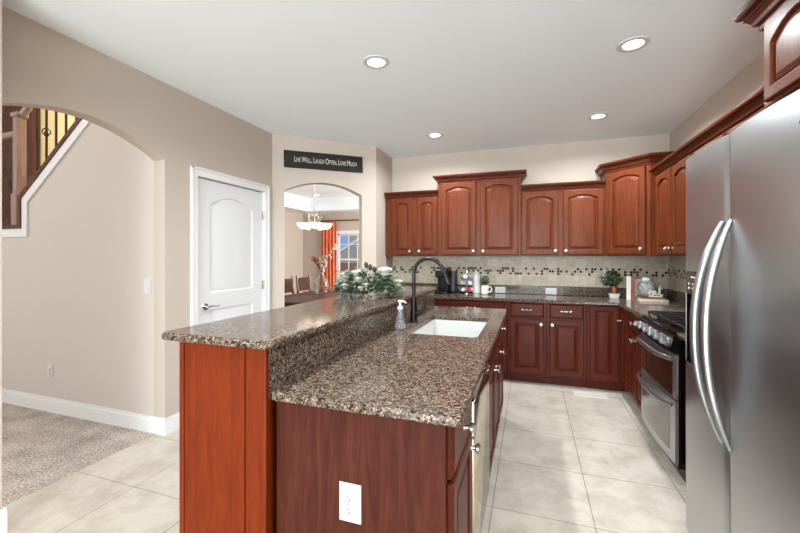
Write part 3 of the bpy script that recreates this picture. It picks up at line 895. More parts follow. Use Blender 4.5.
base_cab('cherry base cabinet left of the corner cabinet', 0.17, 0.548, [(0.357, 0.33, .115, .70, -1)], [(0.357, 0.33, .72, .868, 'pull')])
XF = 0.865
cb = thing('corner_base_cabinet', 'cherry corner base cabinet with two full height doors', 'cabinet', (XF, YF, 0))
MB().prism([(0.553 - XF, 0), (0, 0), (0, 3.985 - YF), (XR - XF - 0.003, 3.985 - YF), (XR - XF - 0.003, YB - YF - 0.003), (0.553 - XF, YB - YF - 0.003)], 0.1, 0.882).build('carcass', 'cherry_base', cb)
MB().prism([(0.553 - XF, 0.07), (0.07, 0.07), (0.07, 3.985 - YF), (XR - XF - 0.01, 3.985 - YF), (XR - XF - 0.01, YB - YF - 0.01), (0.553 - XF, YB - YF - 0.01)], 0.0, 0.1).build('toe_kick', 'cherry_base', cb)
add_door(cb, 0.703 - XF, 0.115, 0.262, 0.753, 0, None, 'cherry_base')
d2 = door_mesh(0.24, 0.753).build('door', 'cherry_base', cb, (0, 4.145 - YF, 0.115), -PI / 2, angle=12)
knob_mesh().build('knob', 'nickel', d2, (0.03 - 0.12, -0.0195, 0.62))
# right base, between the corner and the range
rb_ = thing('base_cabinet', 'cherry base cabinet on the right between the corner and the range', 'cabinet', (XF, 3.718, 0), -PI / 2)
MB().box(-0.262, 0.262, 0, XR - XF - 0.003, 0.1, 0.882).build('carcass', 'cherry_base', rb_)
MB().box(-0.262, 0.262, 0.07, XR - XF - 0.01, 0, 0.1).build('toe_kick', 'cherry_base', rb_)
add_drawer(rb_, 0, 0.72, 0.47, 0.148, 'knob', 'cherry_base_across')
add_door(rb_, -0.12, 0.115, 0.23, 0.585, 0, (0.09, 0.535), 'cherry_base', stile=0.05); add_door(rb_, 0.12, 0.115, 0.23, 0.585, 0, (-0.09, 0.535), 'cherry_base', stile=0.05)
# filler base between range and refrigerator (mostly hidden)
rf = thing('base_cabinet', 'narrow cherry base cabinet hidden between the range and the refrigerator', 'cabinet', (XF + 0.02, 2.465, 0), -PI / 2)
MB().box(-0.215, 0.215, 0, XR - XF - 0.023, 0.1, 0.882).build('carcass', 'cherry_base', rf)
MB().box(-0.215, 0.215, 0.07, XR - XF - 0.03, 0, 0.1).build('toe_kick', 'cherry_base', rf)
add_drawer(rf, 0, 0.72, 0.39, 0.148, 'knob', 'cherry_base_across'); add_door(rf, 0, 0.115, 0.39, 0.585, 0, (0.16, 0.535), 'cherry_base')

# ------------------------------------------------------------------ countertops, splashes
ct = MB().prism([(-1.762, 4.262), (0.828, 4.262), (0.828, 3.452), (XR - 0.002, 3.452), (XR - 0.002, YB - 0.002), (-1.762, YB - 0.002)], 0.8835, 0.914, 'xy', 0.006, 2).build('countertop', 'granite', flat_top=True)
tag(ct, 'brown speckled granite countertop along the back wall and into the corner', 'countertop')
cf = MB().box(0.835, XR - 0.002, 2.25, 2.687, 0.8835, 0.914, 0.005, 2).build('countertop', 'granite', flat_top=True)
tag(cf, 'short granite countertop piece between the range and the refrigerator', 'countertop')
m = MB().box(-1.762, XR - 0.024, YB - 0.024, YB - 0.002, 0.915, 1.016, 0.003)
m.box(XR - 0.023, XR - 0.002, 3.452, YB - 0.002, 0.915, 1.016, 0.003)
tag(m.build('stone_upstand', 'granite'), 'low granite upstand behind the back countertop', 'upstand')
m = MB().box(-1.769, XR - 0.001, YB - 0.010, YB - 0.001, 1.017, 1.372); m.mi = 1
m.box(-1.765, XR - 0.001, YB - 0.0125, YB - 0.010, 1.146, 1.236)
struct(m.build('wall_back_tile', ['splash_tile_x', 'mosaic_x']))
m = MB().box(XR - 0.010, XR - 0.001, 2.25, YB - 0.013, 1.017, 1.372); m.mi = 1
m.box(XR - 0.0125, XR - 0.010, 2.25, YB - 0.013, 1.146, 1.236)
struct(m.build('wall_right_tile', ['splash_tile_y', 'mosaic_y']))
m = MB().box(-1.769, -1.760, 4.57, YB - 0.013, 1.017, 1.372); m.mi = 1
m.box(-1.760, -1.7575, 4.57, YB - 0.013, 1.146, 1.236)
struct(m.build('wall_return_tile', ['splash_tile_y', 'mosaic_y']))

# ------------------------------------------------------------------ island
IX0, IX1, IY0, IY1 = -0.831, -0.185, 1.065, 3.405
bw = thing('bar_wall', 'bright cherry raised bar wall at the left side of the island', 'bar', (-1.03, 1.08, 0))
def bwl(x, y): return (x + 1.03, y - 1.08)
MB().box(-1.21 + 1.03, -0.846 + 1.03, 0.0, 2.32, 0, 1.059).build('wall_core', 'cherry_bar', bw)
m = MB(); m.box(-1.217 + 1.03, -0.927 + 1.03, -0.022, 0, 0, 1.059, 0.002)
m.box(-1.217 + 1.03, -1.195 + 1.03, -0.026, -0.022, 0, 1.059, 0.001)
m.build('end_panel', 'cherry_bar', bw)
m = MB(); m.box(-0.922 + 1.03, -0.833 + 1.03, -0.024, 0, 0, 1.059, 0.003)
m.box(-0.85 + 1.03, -0.833 + 1.03, -0.028, -0.022, 0, 1.059, 0.004, 2)
m.build('corner_stile', 'cherry_bar', bw)
m = MB()
Z0, Z1 = 1.060, 1.090
def slab_loops(x0, x1, y0, y1, r, z0, z1, k=5):
    t = (z1 - z0); h = t / 2
    out = []
    for i in range(7):
        a = -PI / 2 + PI * i / 6
        out.append(rrect(x0, x1, y0, y1, r, z0 + h + h * math.sin(a), k, (h * 0.8) * (1 - math.cos(a))))
    return out
m.loft(slab_loops(-1.298, -0.806, 1.032, 3.42, 0.03, Z0, Z1))
tag(m.build('bar_countertop', 'granite', flat_top=True), 'long raised granite bar top carrying the flower arrangement', 'countertop')
tag(MB().box(-0.845, -0.832, 1.068, 3.40, 0.882, 1.059, 0.001).build('stone_upstand', 'granite'),
    'vertical granite face between the island worktop and the raised bar', 'upstand')
# worktop with the sink cut-out
SX0, SX1, SY0, SY1 = -0.705, -0.282, 2.150, 2.855
m = MB()
t0, t1 = 0.884, 0.914
loops = [rrect(SX0, SX1, SY0, SY1, 0.03, t0), rrect(IX0, IX1, IY0, IY1, 0.022, t0, 5, 0.004), rrect(IX0, IX1, IY0, IY1, 0.022, t0 + 0.004),
         rrect(IX0, IX1, IY0, IY1, 0.022, t1 - 0.006), rrect(IX0, IX1, IY0, IY1, 0.022, t1 - 0.002, 5, 0.002), rrect(IX0, IX1, IY0, IY1, 0.022, t1, 5, 0.006),
         rrect(SX0, SX1, SY0, SY1, 0.03, t1, 5, -0.002), rrect(SX0, SX1, SY0, SY1, 0.03, t1 - 0.003), rrect(SX0, SX1, SY0, SY1, 0.03, t0)]
m.loft(loops, False, False)
bmesh.ops.remove_doubles(m.bm, verts=m.bm.verts[:], dist=1e-5)
tag(m.build('island_countertop', 'granite', flat_top=True), 'lower granite island worktop with the white sink set into it', 'countertop')
# sink
sk = thing('sink', 'white undermount kitchen sink in the island worktop', 'sink', ((SX0 + SX1) / 2, (SY0 + SY1) / 2, 0.70))
cxs, cys = (SX0 + SX1) / 2, (SY0 + SY1) / 2
a, b_ = (SX1 - SX0) / 2, (SY1 - SY0) / 2
m = MB()
m.loft([rrect(-a - .015, a + .015, -b_ - .015, b_ + .015, .04, 0.1815), rrect(-a - .004, a + .004, -b_ - .004, b_ + .004, .034, 0.1835), rrect(-a + .002, a - .002, -b_ + .002, b_ - .002, .03, 0.1815), rrect(-a + .004, a - .004, -b_ + .004, b_ - .004, .03, 0.178),
        rrect(-a + .012, a - .012, -b_ + .012, b_ - .012, .04, 0.04), rrect(-a + .03, a - .03, -b_ + .03, b_ - .03, .05, 0.012), rrect(-a + .07, a - .07, -b_ + .07, b_ - .07, .06, 0.006)], False, True)
m.loft([rrect(-a - .015, a + .015, -b_ - .015, b_ + .015, .04, 0.1815), rrect(-a + .0, a - .0, -b_ + .0, b_ - .0, .04, 0.16), rrect(-a + .02, a - .02, -b_ + .02, b_ - .02, .05, -0.005)], False, True)
m.build('basin', 'porcelain', sk)
MB().lathe([(0.0, 0.0), (0.042, 0.0), (0.045, 0.003), (0.03, 0.003), (0.0, 0.001)], 20, (0, 0, 0.0065)).build('drain', 'chrome', sk)

# island cabinets facing +X; local frame rotated +90 deg: local x = +Y, local -y = +X
CX = -0.235
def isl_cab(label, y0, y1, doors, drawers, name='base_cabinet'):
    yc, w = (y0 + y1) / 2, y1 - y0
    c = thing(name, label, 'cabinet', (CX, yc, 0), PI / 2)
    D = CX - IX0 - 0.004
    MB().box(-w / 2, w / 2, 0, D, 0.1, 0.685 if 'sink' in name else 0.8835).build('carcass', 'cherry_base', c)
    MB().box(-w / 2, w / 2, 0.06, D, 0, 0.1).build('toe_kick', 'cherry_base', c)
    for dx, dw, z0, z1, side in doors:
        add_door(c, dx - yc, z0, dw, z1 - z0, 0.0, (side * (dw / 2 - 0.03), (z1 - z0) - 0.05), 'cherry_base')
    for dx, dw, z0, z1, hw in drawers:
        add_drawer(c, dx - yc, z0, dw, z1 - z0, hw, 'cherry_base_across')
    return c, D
c, D = isl_cab('cherry island cabinet at the near end with a wood panel facing the room', 1.103, 1.515, [(1.312, 0.375, .115, .685, 1)], [(1.312, 0.375, .70, .86, 'knob')])
m = MB(); m.box(-0.206 - 0.006, -0.206, 0.0, D - 0.003, 0, 0.8835)
m.build('end_panel', 'cherry_veneer', c)
c2, D2 = isl_cab('cherry sink cabinet of the island beyond the dishwasher', 2.13, 2.90, [(2.325, 0.355, .115, .70, 1), (2.705, 0.355, .115, .70, -1)], [(2.515, 0.735, .725, .872, None)], 'sink_cabinet')
m = MB(); m.box(-0.385, 0.385, 0, 0.018, 0.698, 0.8835); m.box(-0.385, -0.367, 0.018, D2, 0.698, 0.8835); m.box(0.367, 0.385, 0.018, D2, 0.698, 0.8835)
m.build('apron_frame', 'cherry_base', c2)
isl_cab('cherry island cabinet at the far end next to the back run', 2.905, 3.375, [(3.14, 0.43, .115, .70, -1)], [(3.14, 0.43, .715, .872, 'knob')])
dw = thing('dishwasher', 'stainless dishwasher in the island with a glossy front', 'dishwasher', (CX, 1.82, 0), PI / 2)
MB().box(-0.298, 0.298, 0.0, 0.55, 0.10, 0.862).build('tub', 'black_plastic', dw)
MB().box(-0.298, 0.298, 0.06, 0.5, 0.0, 0.099).build('toe_kick', 'black_plastic', dw)
MB().box(-0.296, 0.296, -0.026, -0.001, 0.11, 0.79, 0.004, 2).build('door_panel', 'steel_floor_tint', dw)
MB().box(-0.296, 0.296, -0.024, -0.001, 0.795, 0.872, 0.004, 2).build('control_strip', 'black_gloss', dw)
# power outlets
def outlet_geo(m, w=0.076, h=0.122):
    m.loft([[(-w/2, 0, -h/2), (w/2, 0, -h/2), (w/2, 0, h/2), (-w/2, 0, h/2)], [(-w/2, -.003, -h/2), (w/2, -.003, -h/2), (w/2, -.003, h/2), (-w/2, -.003, h/2)],
            [(-w/2+.004, -.006, -h/2+.004), (w/2-.004, -.006, -h/2+.004), (w/2-.004, -.006, h/2-.004), (-w/2+.004, -.006, h/2-.004)]])
def outlet(label, loc, rotz, horizontal=False, group=None):
    o = thing('power_outlet', label, 'outlet', loc, rotz)
    Mx = Matrix.Rotation(PI / 2, 4, 'Y') if horizontal else Matrix.Identity(4)
    m = MB(); m.M = Mx; outlet_geo(m); m.build('cover_plate', 'white_plastic', o)
    for s in (-1, 1):
        m = MB(); m.M = Mx
        m.lathe([(0.017, -0.0062), (0.017, -0.009), (0.0155, -0.0095)], 20, (0, 0, s * 0.0195), axis='y')
        soc = m.build('socket', 'white_plastic', o)
        m = MB(); m.M = Mx
        m.box(-0.0078, -0.0053, -0.0102, -0.0094, s * 0.0195 - 0.002, s * 0.0195 + 0.008); m.box(0.0053, 0.0078, -0.0102, -0.0094, s * 0.0195 - 0.001, s * 0.0195 + 0.007)
        m.lathe([(0.003, -0.0102), (0.003, -0.0094)], 8, (0, 0, s * 0.0195 - 0.0085), axis='y')
        m.build('slots', 'slot_dark', soc)
    return o
outlet('white outlet on the wood end panel of the island', (-0.543, 1.0965, 0.583), 0)
outlet('white outlet lying sideways in the granite upstand right of the mug', (-0.345, YB - 0.0245, 0.958), 0, True)
outlet('white outlet lying sideways in the granite upstand above the drawer cabinets', (0.235, YB - 0.0245, 0.958), 0, True)
outlet('white outlet low on the foyer wall above the baseboard', (-4.0, 2.169, 0.357), 0)
outlet('white outlet on the backsplash tile behind the potted plant', (0.825, YB - 0.0130, 1.16), 0)
sw = thing('light_switch', 'white light switch on the foyer wall seen through the arch', 'switch', (-2.83, 2.169, 1.137))
m = MB(); outlet_geo(m); m.build('cover_plate', 'white_plastic', sw)
MB().box(-0.016, 0.016, -0.009, -0.006, -0.032, 0.032, 0.001).build('rocker', 'white_plastic', sw)

# ------------------------------------------------------------------ faucet, soap
fa = thing('faucet', 'dark bronze gooseneck faucet standing behind the sink', 'faucet', (-0.765, 2.53, 0.9145))
MB().lathe([(0.030, 0), (0.031, 0.008), (0.026, 0.014), (0.024, 0.05), (0.0225, 0.12), (0.018, 0.16), (0.0145, 0.18), (0.0, 0.18)], 20).build('body', 'bronze_black', fa)
pts = [(0, 0, 0.17), (0, 0, 0.30)]
for i in range(0, 15):
    a = PI - (PI - 0.30) * i / 14
    pts.append((0.105 + 0.105 * math.cos(a), 0, 0.335 + 0.105 * math.sin(a)))
MB().tube(pts, 0.0125, 12).build('neck', 'bronze_black', fa)
e = Vector(pts[-1]); dr_ = (Vector(pts[-1]) - Vector(pts[-2])).normalized()
MB().tube([e - dr_ * 0.005, e + dr_ * 0.03, e + dr_ * 0.09, e + dr_ * 0.11], [0.0135, 0.017, 0.023, 0.021], 14).build('spray_head', 'bronze_black', fa)
m = MB(); m.tube([(0.015, 0, 0.06), (0.05, 0, 0.075), (0.075, 0, 0.095), (0.082, 0, 0.13), (0.086, 0, 0.155)], [0.017, 0.014, 0.010, 0.008, 0.007], 12)
m.ball((0.02, 0, 0.06), 0.021); m.build('lever_handle', 'bronze_black', fa)
so = thing('soap_dispenser', 'clear soap bottle with a white pump beside the sink', 'soap dispenser', (-0.765, 2.235, 0.9145))
MB().lathe([(0.0, 0.0), (0.036, 0.0), (0.038, 0.006), (0.034, 0.03), (0.022, 0.085), (0.017, 0.11), (0.016, 0.125), (0.0135, 0.125), (0.0145, 0.108), (0.0195, 0.084), (0.031, 0.03), (0.033, 0.01), (0.0, 0.008)], 24).build('bottle', 'clear_plastic', so)
MB().lathe([(0.0, 0.0085), (0.0315, 0.0105), (0.0295, 0.03), (0.024, 0.055), (0.0, 0.055)], 24).build('soap', 'frost_silver', so)
m = MB(); m.lathe([(0.018, 0.1255), (0.018, 0.145), (0.008, 0.147), (0.007, 0.168), (0.014, 0.17), (0.015, 0.182), (0.0, 0.183)], 18)
m.tube([(0, 0, 0.176), (0.03, -0.01, 0.176), (0.045, -0.015, 0.168)], [0.006, 0.006, 0.004], 8)
m.lathe([(0.003, 0.03), (0.003, 0.126)], 8); m.build('pump', 'white_plastic', so)

# ------------------------------------------------------------------ range
rg = thing('range', 'stainless double oven gas range with black top on the right', 'range', (0.84, 3.068, 0), -PI / 2)
# local: x = -Y (x from -0.375 far end .. +0.375 near), y depth (+X), front y=0
MB().box(-0.374, 0.374, 0.005, XR - 0.84 - 0.03, 0.09, 0.895, 0.002).build('side_body', 'black_gloss', rg)
MB().box(-0.36, 0.36, 0.05, 0.5, 0.0, 0.089).build('toe_base', 'black_plastic', rg)
MB().box(-0.374, 0.374, -0.005, XR - 0.84 - 0.03, 0.896, 0.918, 0.004, 2).build('cooktop', 'black_gloss', rg)
cp = MB().prism([(0.0, 0.785), (-0.03, 0.79), (-0.042, 0.80), (-0.022, 0.886), (-0.008, 0.893), (0.004, 0.893)], -0.374, 0.374, 'yz').build('control_panel', 'black_gloss', rg)
for i in range(6):
    x = -0.31 + 0.124 * i
    m = MB()
    m.M = Matrix.Translation((x, -0.033, 0.842)) @ Matrix.Rotation(R(-13), 4, 'X')
    m.lathe([(0.028, 0.0), (0.028, -0.008), (0.023, -0.012), (0.021, -0.036), (0.0, -0.037)], 16, axis='y')
    m.box(-0.004, 0.004, -0.043, -0.036, -0.019, 0.019, 0.001)
    m.build('knob', 'stainless_bright', rg)
def oven_door(z0, z1, gz0, gz1, glass, hz, GW=0.29):
    n = 10
    def bow(t): return -0.012 - 0.016 * (1 - t * t)
    m = MB()
    loops = []
    W = 0.370
    for (ins, dy) in ((0, 0), (0, 1), (0.004, 1.0)):
        pass
    fr = []; bk = []
    for i in range(n + 1):
        t = -1 + 2 * i / n
        fr.append((t * W, bow(t))); bk.append((t * W, 0.004))
    m.prism(fr + bk[::-1], z0, z1, 'xy')
    d = m.build('oven_door', 'stainless', rg)
    g = MB()
    loops = []
    fr = [(-GW + 2 * GW * i / n, bow((-GW + 2 * GW * i / n) / W) - 0.0025) for i in range(n + 1)]
    bk = [(x, y + 0.004) for x, y in fr]
    g.prism(fr + bk[::-1], gz0, gz1, 'xy')
    g.build('oven_window', glass, d)
    h = MB()
    pts = []
    for i in range(17):
        t = -1 + 2 * i / 16
        s = 1 - t ** 4
        pts.append((t * 0.345, -0.024 - 0.052 * s, hz - 0.0 * s))
    h.tube(pts, [0.010 + 0.004 * (1 - abs(-1 + 2 * i / 16)) for i in range(17)], 12, (0.8, 1.35))
    h.build('door_handle', 'stainless_bright', d)
oven_door(0.505, 0.775, 0.516, 0.728, 'oven_glass', 0.745, 0.335)
oven_door(0.115, 0.498, 0.17, 0.43, 'oven_glass_grey', 0.465)
MB().box(-0.372, 0.372, 0.0, 0.004, 0.09, 0.113).build('vent_strip', 'black_plastic', rg)
for gx in (-0.25, 0.0, 0.25):
    m = MB()
    x0, x1, y0, y1, z = gx - 0.115, gx + 0.115, 0.04, 0.52, 0.942
    for x in (x0, gx, x1): m.box(x - 0.006, x + 0.006, y0, y1, z - 0.008, z + 0.004, 0.002)
    for y in (y0, 0.16, 0.28, 0.40, y1): m.box(x0 - .006, x1 + .006, y - 0.006, y + 0.006, z - 0.008, z + 0.004, 0.002)
    for x in (x0, x1):
        for y in (y0, y1): m.box(x - .007, x + .007, y - .007, y + .007, 0.9185, z - 0.007)
    m.build('grate', 'black_iron', rg)
for bx, by in ((-0.25, 0.16), (-0.25, 0.40), (0.0, 0.28), (0.25, 0.16), (0.25, 0.40)):
    MB().lathe([(0.05, 0.9185), (0.048, 0.925), (0.036, 0.926), (0.034, 0.932), (0.0, 0.932)], 18, (bx, by, 0)).build('burner', 'black_iron', rg)

# ------------------------------------------------------------------ refrigerator
FX = 0.725
fr_ = thing('refrigerator', 'large stainless side by side refrigerator at the right edge', 'refrigerator', (FX, 1.765, 0), -PI / 2)
# local x = -Y: left door (freezer) x in [-0.455, -0.022]; right door x in [-0.018, 0.455]
MB().box(-0.45, 0.45, 0.075, XR - FX - 0.02, 0.02, 1.83, 0.004).build('cabinet_body', 'grey_plastic', fr_)
def fridge_door(x0, x1, name, hole=None):
    def front(x):
        t = (x - x0) / (x1 - x0) * 2 - 1
        return -0.004 - 0.010 * (1 - t * t) + (0.005 * max(0, abs(t) - 0.965) / 0.035)
    n = 24
    xs_ = [x0 + (x1 - x0) * i / n for i in range(n + 1)]
    fr = [(x, front(x)) for x in xs_]
    m = MB()
    if hole is None:
        m.prism(fr + [(x1, 0.07), (x0, 0.07)], 0.05, 1.84, 'xy')
    else:
        hx0, hx1, hz0, hz1 = hole
        m.prism(fr + [(x1, 0.07), (x0, 0.07)], 0.05, hz0, 'xy')
        m.prism(fr + [(x1, 0.07), (x0, 0.07)], hz1, 1.84, 'xy')
        for a, b in ((x0, hx0), (hx1, x1)):
            xx = [a + (b - a) * i / 8 for i in range(9)]
            m.prism([(x, front(x)) for x in xx] + [(b, 0.07), (a, 0.07)], hz0, hz1, 'xy')
        m.box(hx0, hx1, 0.05, 0.07, hz0, hz1)
    return m.build(name, 'stainless', fr_), front
HOLE = (-0.437, -0.20, 0.86, 1.30)
fd, ff = fridge_door(-0.455, -0.024, 'freezer_door', HOLE)
rd, rfn = fridge_door(-0.019, 0.455, 'refrigerator_door')
# dispenser in the freezer door
dp = MB().box(HOLE[0] + .002, HOLE[1] - .002, -0.008, 0.048, 1.19, 1.298, 0.003).build('dispenser_panel', 'dispenser_panel', fd)
m = MB()
for i in range(4):
    m.box(-0.40 + i * 0.045, -0.385 + i * 0.045, -0.0095, -0.0082, 1.215, 1.225); m.box(-0.398 + i * 0.045, -0.387 + i * 0.045, -0.0095, -0.0082, 1.235, 1.245)
m.box(-0.37, -0.27, -0.0095, -0.0082, 1.268, 1.276)
m.build('icons', 'sign_letter', dp)
m = MB().box(HOLE[0] + .001, HOLE[1] - .001, 0.040, 0.049, HOLE[2] + .001, 1.189)
m.box(HOLE[0] + .001, HOLE[0] + .006, -0.004, 0.04, HOLE[2] + .001, 1.189); m.box(HOLE[1] - .006, HOLE[1] - .001, -0.004, 0.04, HOLE[2] + .001, 1.189)
m.box(HOLE[0] + .006, HOLE[1] - .006, -0.006, 0.04, HOLE[2] + .001, HOLE[2] + .012)
m.box(-0.36, -0.28, 0.02, 0.04, 0.98, 1.10, 0.004)
m.build('dispenser_recess', 'black_gloss', fd)
def fridge_handle(x, door, front, bulge):
    pts, rs = [], []
    for i in range(25):
        t = -1 + 2 * i / 24
        s = 1 - abs(t) ** 2.2
        pts.append((x, front(x) - 0.004 - bulge * s, 1.072 + t * 0.435))
        rs.append(0.008 + 0.0075 * min(1, (1 - abs(t)) * 3))
    m = MB(); m.tube(pts, rs, 14, (0.95, 1.0))
    m.build('handle', 'stainless_bright', door)
fridge_handle(-0.054, fd, ff, 0.092)
fridge_handle(0.012, rd, rfn, 0.080)
MB().box(-0.45, 0.45, 0.02, 0.075, 0.0, 0.048).build('base_grille', 'grey_plastic', fr_)
MB().box(-0.45, -0.36, 0.03, 0.12, 1.8405, 1.862, 0.003).box(0.36, 0.45, 0.03, 0.12, 1.8405, 1.862, 0.003).build('hinge_cover', 'grey_plastic', fr_)
m = MB()
bx = 0.415
yb = rfn(bx) - 0.001
for st in ([(0, 0), (0.012, 0.02), (0.02, 0.012), (0.012, 0.004)], [(0.022, 0.0), (0.03, 0.014), (0.036, 0.004)], [(0.04, 0.004), (0.05, 0.014), (0.056, 0.006), (0.048, 0.0)]):
    m.tube([(bx - 0.022 + x * 0.62, rfn(bx - 0.022 + x * 0.62) - 0.0006, 1.742 + z * 0.8) for x, z in st], 0.0014, 6)
m.build('badge', 'grey_plastic', rd)

# ------------------------------------------------------------------ things on the back counter
CT = 0.9145
cm = thing('coffee_maker', 'black single cup coffee maker on the back counter', 'coffee maker', (-1.02, 4.665, CT), R(0))
m = MB(); m.box(-0.075, 0.075, -0.02, 0.13, 0.0, 0.30, 0.018, 3); m.box(-0.078, 0.078, -0.16, 0.02, 0.195, 0.315, 0.022, 3)
m.build('housing', 'black_plastic', cm)
MB().box(-0.075, 0.075, -0.17, -0.021, 0.0, 0.03, 0.008, 2).build('drip_tray', 'black_gloss', cm)
MB().tube([(-0.06, -0.10, 0.318), (-0.06, -0.165, 0.29), (0.06, -0.165, 0.29), (0.06, -0.10, 0.318)], 0.008, 8).build('lid_handle', 'stainless', cm)
m = MB(); m.loft([rrect(0.081, 0.15, 0.0, 0.13, 0.03, 0.02), rrect(0.081, 0.15, 0.0, 0.13, 0.03, 0.27)])
m.build('water_tank', 'grey_plastic', cm)
bt = MB().box(-0.033, 0.033, -0.085, 0.085, 0, 0.09, 0.006, 2).build('storage_box', 'black_plastic', loc=(-0.834, 4.722, CT))
tag(bt, 'low black box on the back counter between the coffee maker and the pod rack', 'box')
pr = thing('pod_rack', 'small tiered rack of silver coffee pods on the back counter', 'rack', (-0.727, 4.635, CT))
MB().lathe([(0.06, 0), (0.06, 0.008), (0.006, 0.012), (0.006, 0.25), (0.02, 0.252), (0.02, 0.285), (0.0, 0.286)], 18).build('stand', 'chrome', pr)
k = 0
for tier in range(3):
    for j in range(6):
        a = 2 * PI * j / 6 + tier * 0.2
        m = MB(); m.M = Matrix.Translation((0.05 * math.cos(a), 0.05 * math.sin(a), 0.05 + tier * 0.08)) @ Matrix.Rotation(a, 4, 'Z') @ Matrix.Rotation(R(75), 4, 'Y')
        m.lathe([(0.0, -0.022), (0.018, -0.022), (0.023, 0.018), (0.027, 0.02), (0.026, 0.023), (0.0, 0.0235)], 14)
        m.build('pod', 'red_cup' if (tier == 0 and j == 5) else ('pod_grey' if (j + tier) % 2 else 'pod_pale'), pr)
cn = thing('canister', 'white lidded ceramic canister on the back counter beside the mug', 'canister', (-0.622, 4.72, CT))
MB().lathe([(0.0, 0), (0.046, 0), (0.05, 0.006), (0.05, 0.215), (0.046, 0.22), (0.0, 0.22)], 24).build('body', 'white_ceramic', cn)
MB().lathe([(0.052, 0.2205), (0.052, 0.23), (0.03, 0.245), (0.012, 0.248), (0.012, 0.258), (0.016, 0.266), (0.0, 0.275)], 24).build('lid', 'white_ceramic', cn)
mg = thing('mug', 'white mug holding a small green plant on the back counter', 'mug', (-0.515, 4.66, CT))
MB().lathe([(0.0, 0), (0.038, 0), (0.045, 0.01), (0.047, 0.105), (0.043, 0.105), (0.041, 0.085), (0.0, 0.085)], 24).build('cup', 'white_ceramic', mg)
MB().tube([(0.044, 0, 0.085), (0.07, 0, 0.088), (0.082, 0, 0.06), (0.068, 0, 0.03), (0.044, 0, 0.026)], 0.007, 10).build('handle', 'white_ceramic', mg)
def foliage(name, loc, r, h, n, ln, mat, seed, label, cat, z0=0.0):
    rr = random.Random(seed); m = MB()
    for k in range(n):
        a, t = rr.uniform(0, 2 * PI), rr.random()
        q = r * rr.uniform(0.2, 1) * math.sin(PI * (0.15 + 0.8 * t))
        p = (q * math.cos(a), q * math.sin(a), z0 + h * t)
        m.leaf(p, (math.cos(a), math.sin(a), rr.uniform(-0.2, 0.9)), (rr.uniform(-.4, .4), rr.uniform(-.4, .4), 1), ln * rr.uniform(.7, 1.2), ln * 0.5)
    for k in range(7):
        a = 2 * PI * k / 7
        m.tube([(0, 0, -0.02), (0.3 * r * math.cos(a), 0.3 * r * math.sin(a), h * .4 + z0), (0.6 * r * math.cos(a), 0.6 * r * math.sin(a), h * .7 + z0)], 0.002, 5)
    o = m.build(name, mat, loc=loc)
    tag(o, label, cat)
    return o
foliage('succulent', (-0.515, 4.66, CT + 0.1065), 0.055, 0.10, 150, 0.03, 'leaf_green', 3, 'small green plant growing in the white mug', 'plant')
# right-hand corner group
tr = MB().loft([rrect(-0.04, 0.04, -0.04, 0.04, 0.01, 0), rrect(-0.052, 0.052, -0.052, 0.052, 0.012, 0.05), rrect(-0.046, 0.046, -0.046, 0.046, 0.01, 0.05), rrect(-0.038, 0.038, -0.038, 0.038, 0.008, 0.012)], True, True).build('planter_dish', 'white_ceramic', loc=(0.868, 4.68, CT))
tag(tr, 'square white dish under the copper plant pot', 'dish')
pp = thing('potted_plant', 'bushy green plant in a copper pot on the back counter', 'plant', (0.868, 4.68, CT + 0.0125))
MB().lathe([(0.0, 0), (0.03, 0), (0.037, 0.10), (0.040, 0.102), (0.040, 0.115), (0.034, 0.115), (0.032, 0.095), (0.0, 0.095)], 22).build('pot', 'copper', pp)
rr = random.Random(11); m = MB()
for k in range(520):
    a, t = rr.uniform(0, 2 * PI), rr.random()
    q = 0.135 * rr.uniform(0.15, 1) * math.sin(PI * (0.12 + 0.8 * t))
    m.leaf((q * 0.85 * math.cos(a) - 0.035, q * 0.8 * math.sin(a) - 0.01, 0.115 + 0.165 * t), (math.cos(a), math.sin(a), rr.uniform(-.3, .9)), (rr.uniform(-.4, .4), rr.uniform(-.4, .4), 1), rr.uniform(.022, .04), 0.018)
for k in range(9):
    a = 2 * PI * k / 9
    m.tube([(0, 0, 0.09), (0.04 * math.cos(a), 0.04 * math.sin(a), 0.15), (0.09 * math.cos(a), 0.09 * math.sin(a), 0.21)], 0.002, 5)
m.build('foliage', 'leaf_green', pp)
def book(name, label, loc, size, mat, rotz=0, flat=False):
    """size = (thickness, depth, height)"""
    o = thing(name, label, 'book', loc, rotz)
    t, d, h = size
    if flat:
        m = MB(); m.box(-d/2, d/2, -h/2, h/2, 0, 0.003); m.box(-d/2, d/2, -h/2, h/2, t - 0.003, t); m.box(-d/2, d/2, -h/2, -h/2 + 0.003, 0.003, t - 0.003)
        m.build('cover', mat, o)
        MB().box(-d/2 + .004, d/2 - .004, -h/2 + .0035, h/2 - .004, 0.0035, t - 0.0035).build('pages', 'paper', o)
    else:
        m = MB(); m.box(-t/2, -t/2 + .003, -d/2, d/2, 0, h); m.box(t/2 - .003, t/2, -d/2, d/2, 0, h); m.box(-t/2 + .003, t/2 - .003, -d/2, -d/2 + .003, 0, h)
        m.build('cover', mat, o)
        MB().box(-t/2 + .0035, t/2 - .0035, -d/2 + .0035, d/2 - .004, .002, h - .004).build('pages', 'paper', o)
    return o
book('book', 'tall white book standing upright beside the potted plant', (0.992, 4.60, CT), (0.040, 0.15, 0.245), 'book_white', R(-12))
book('book', 'brown book standing upright right of the white one', (1.031, 4.592, CT), (0.030, 0.15, 0.24), 'book_brown', R(-12))
pf = thing('picture_frame', 'brown framed white picture leaning behind the speckled jar', 'frame', (1.14, 4.74, CT))
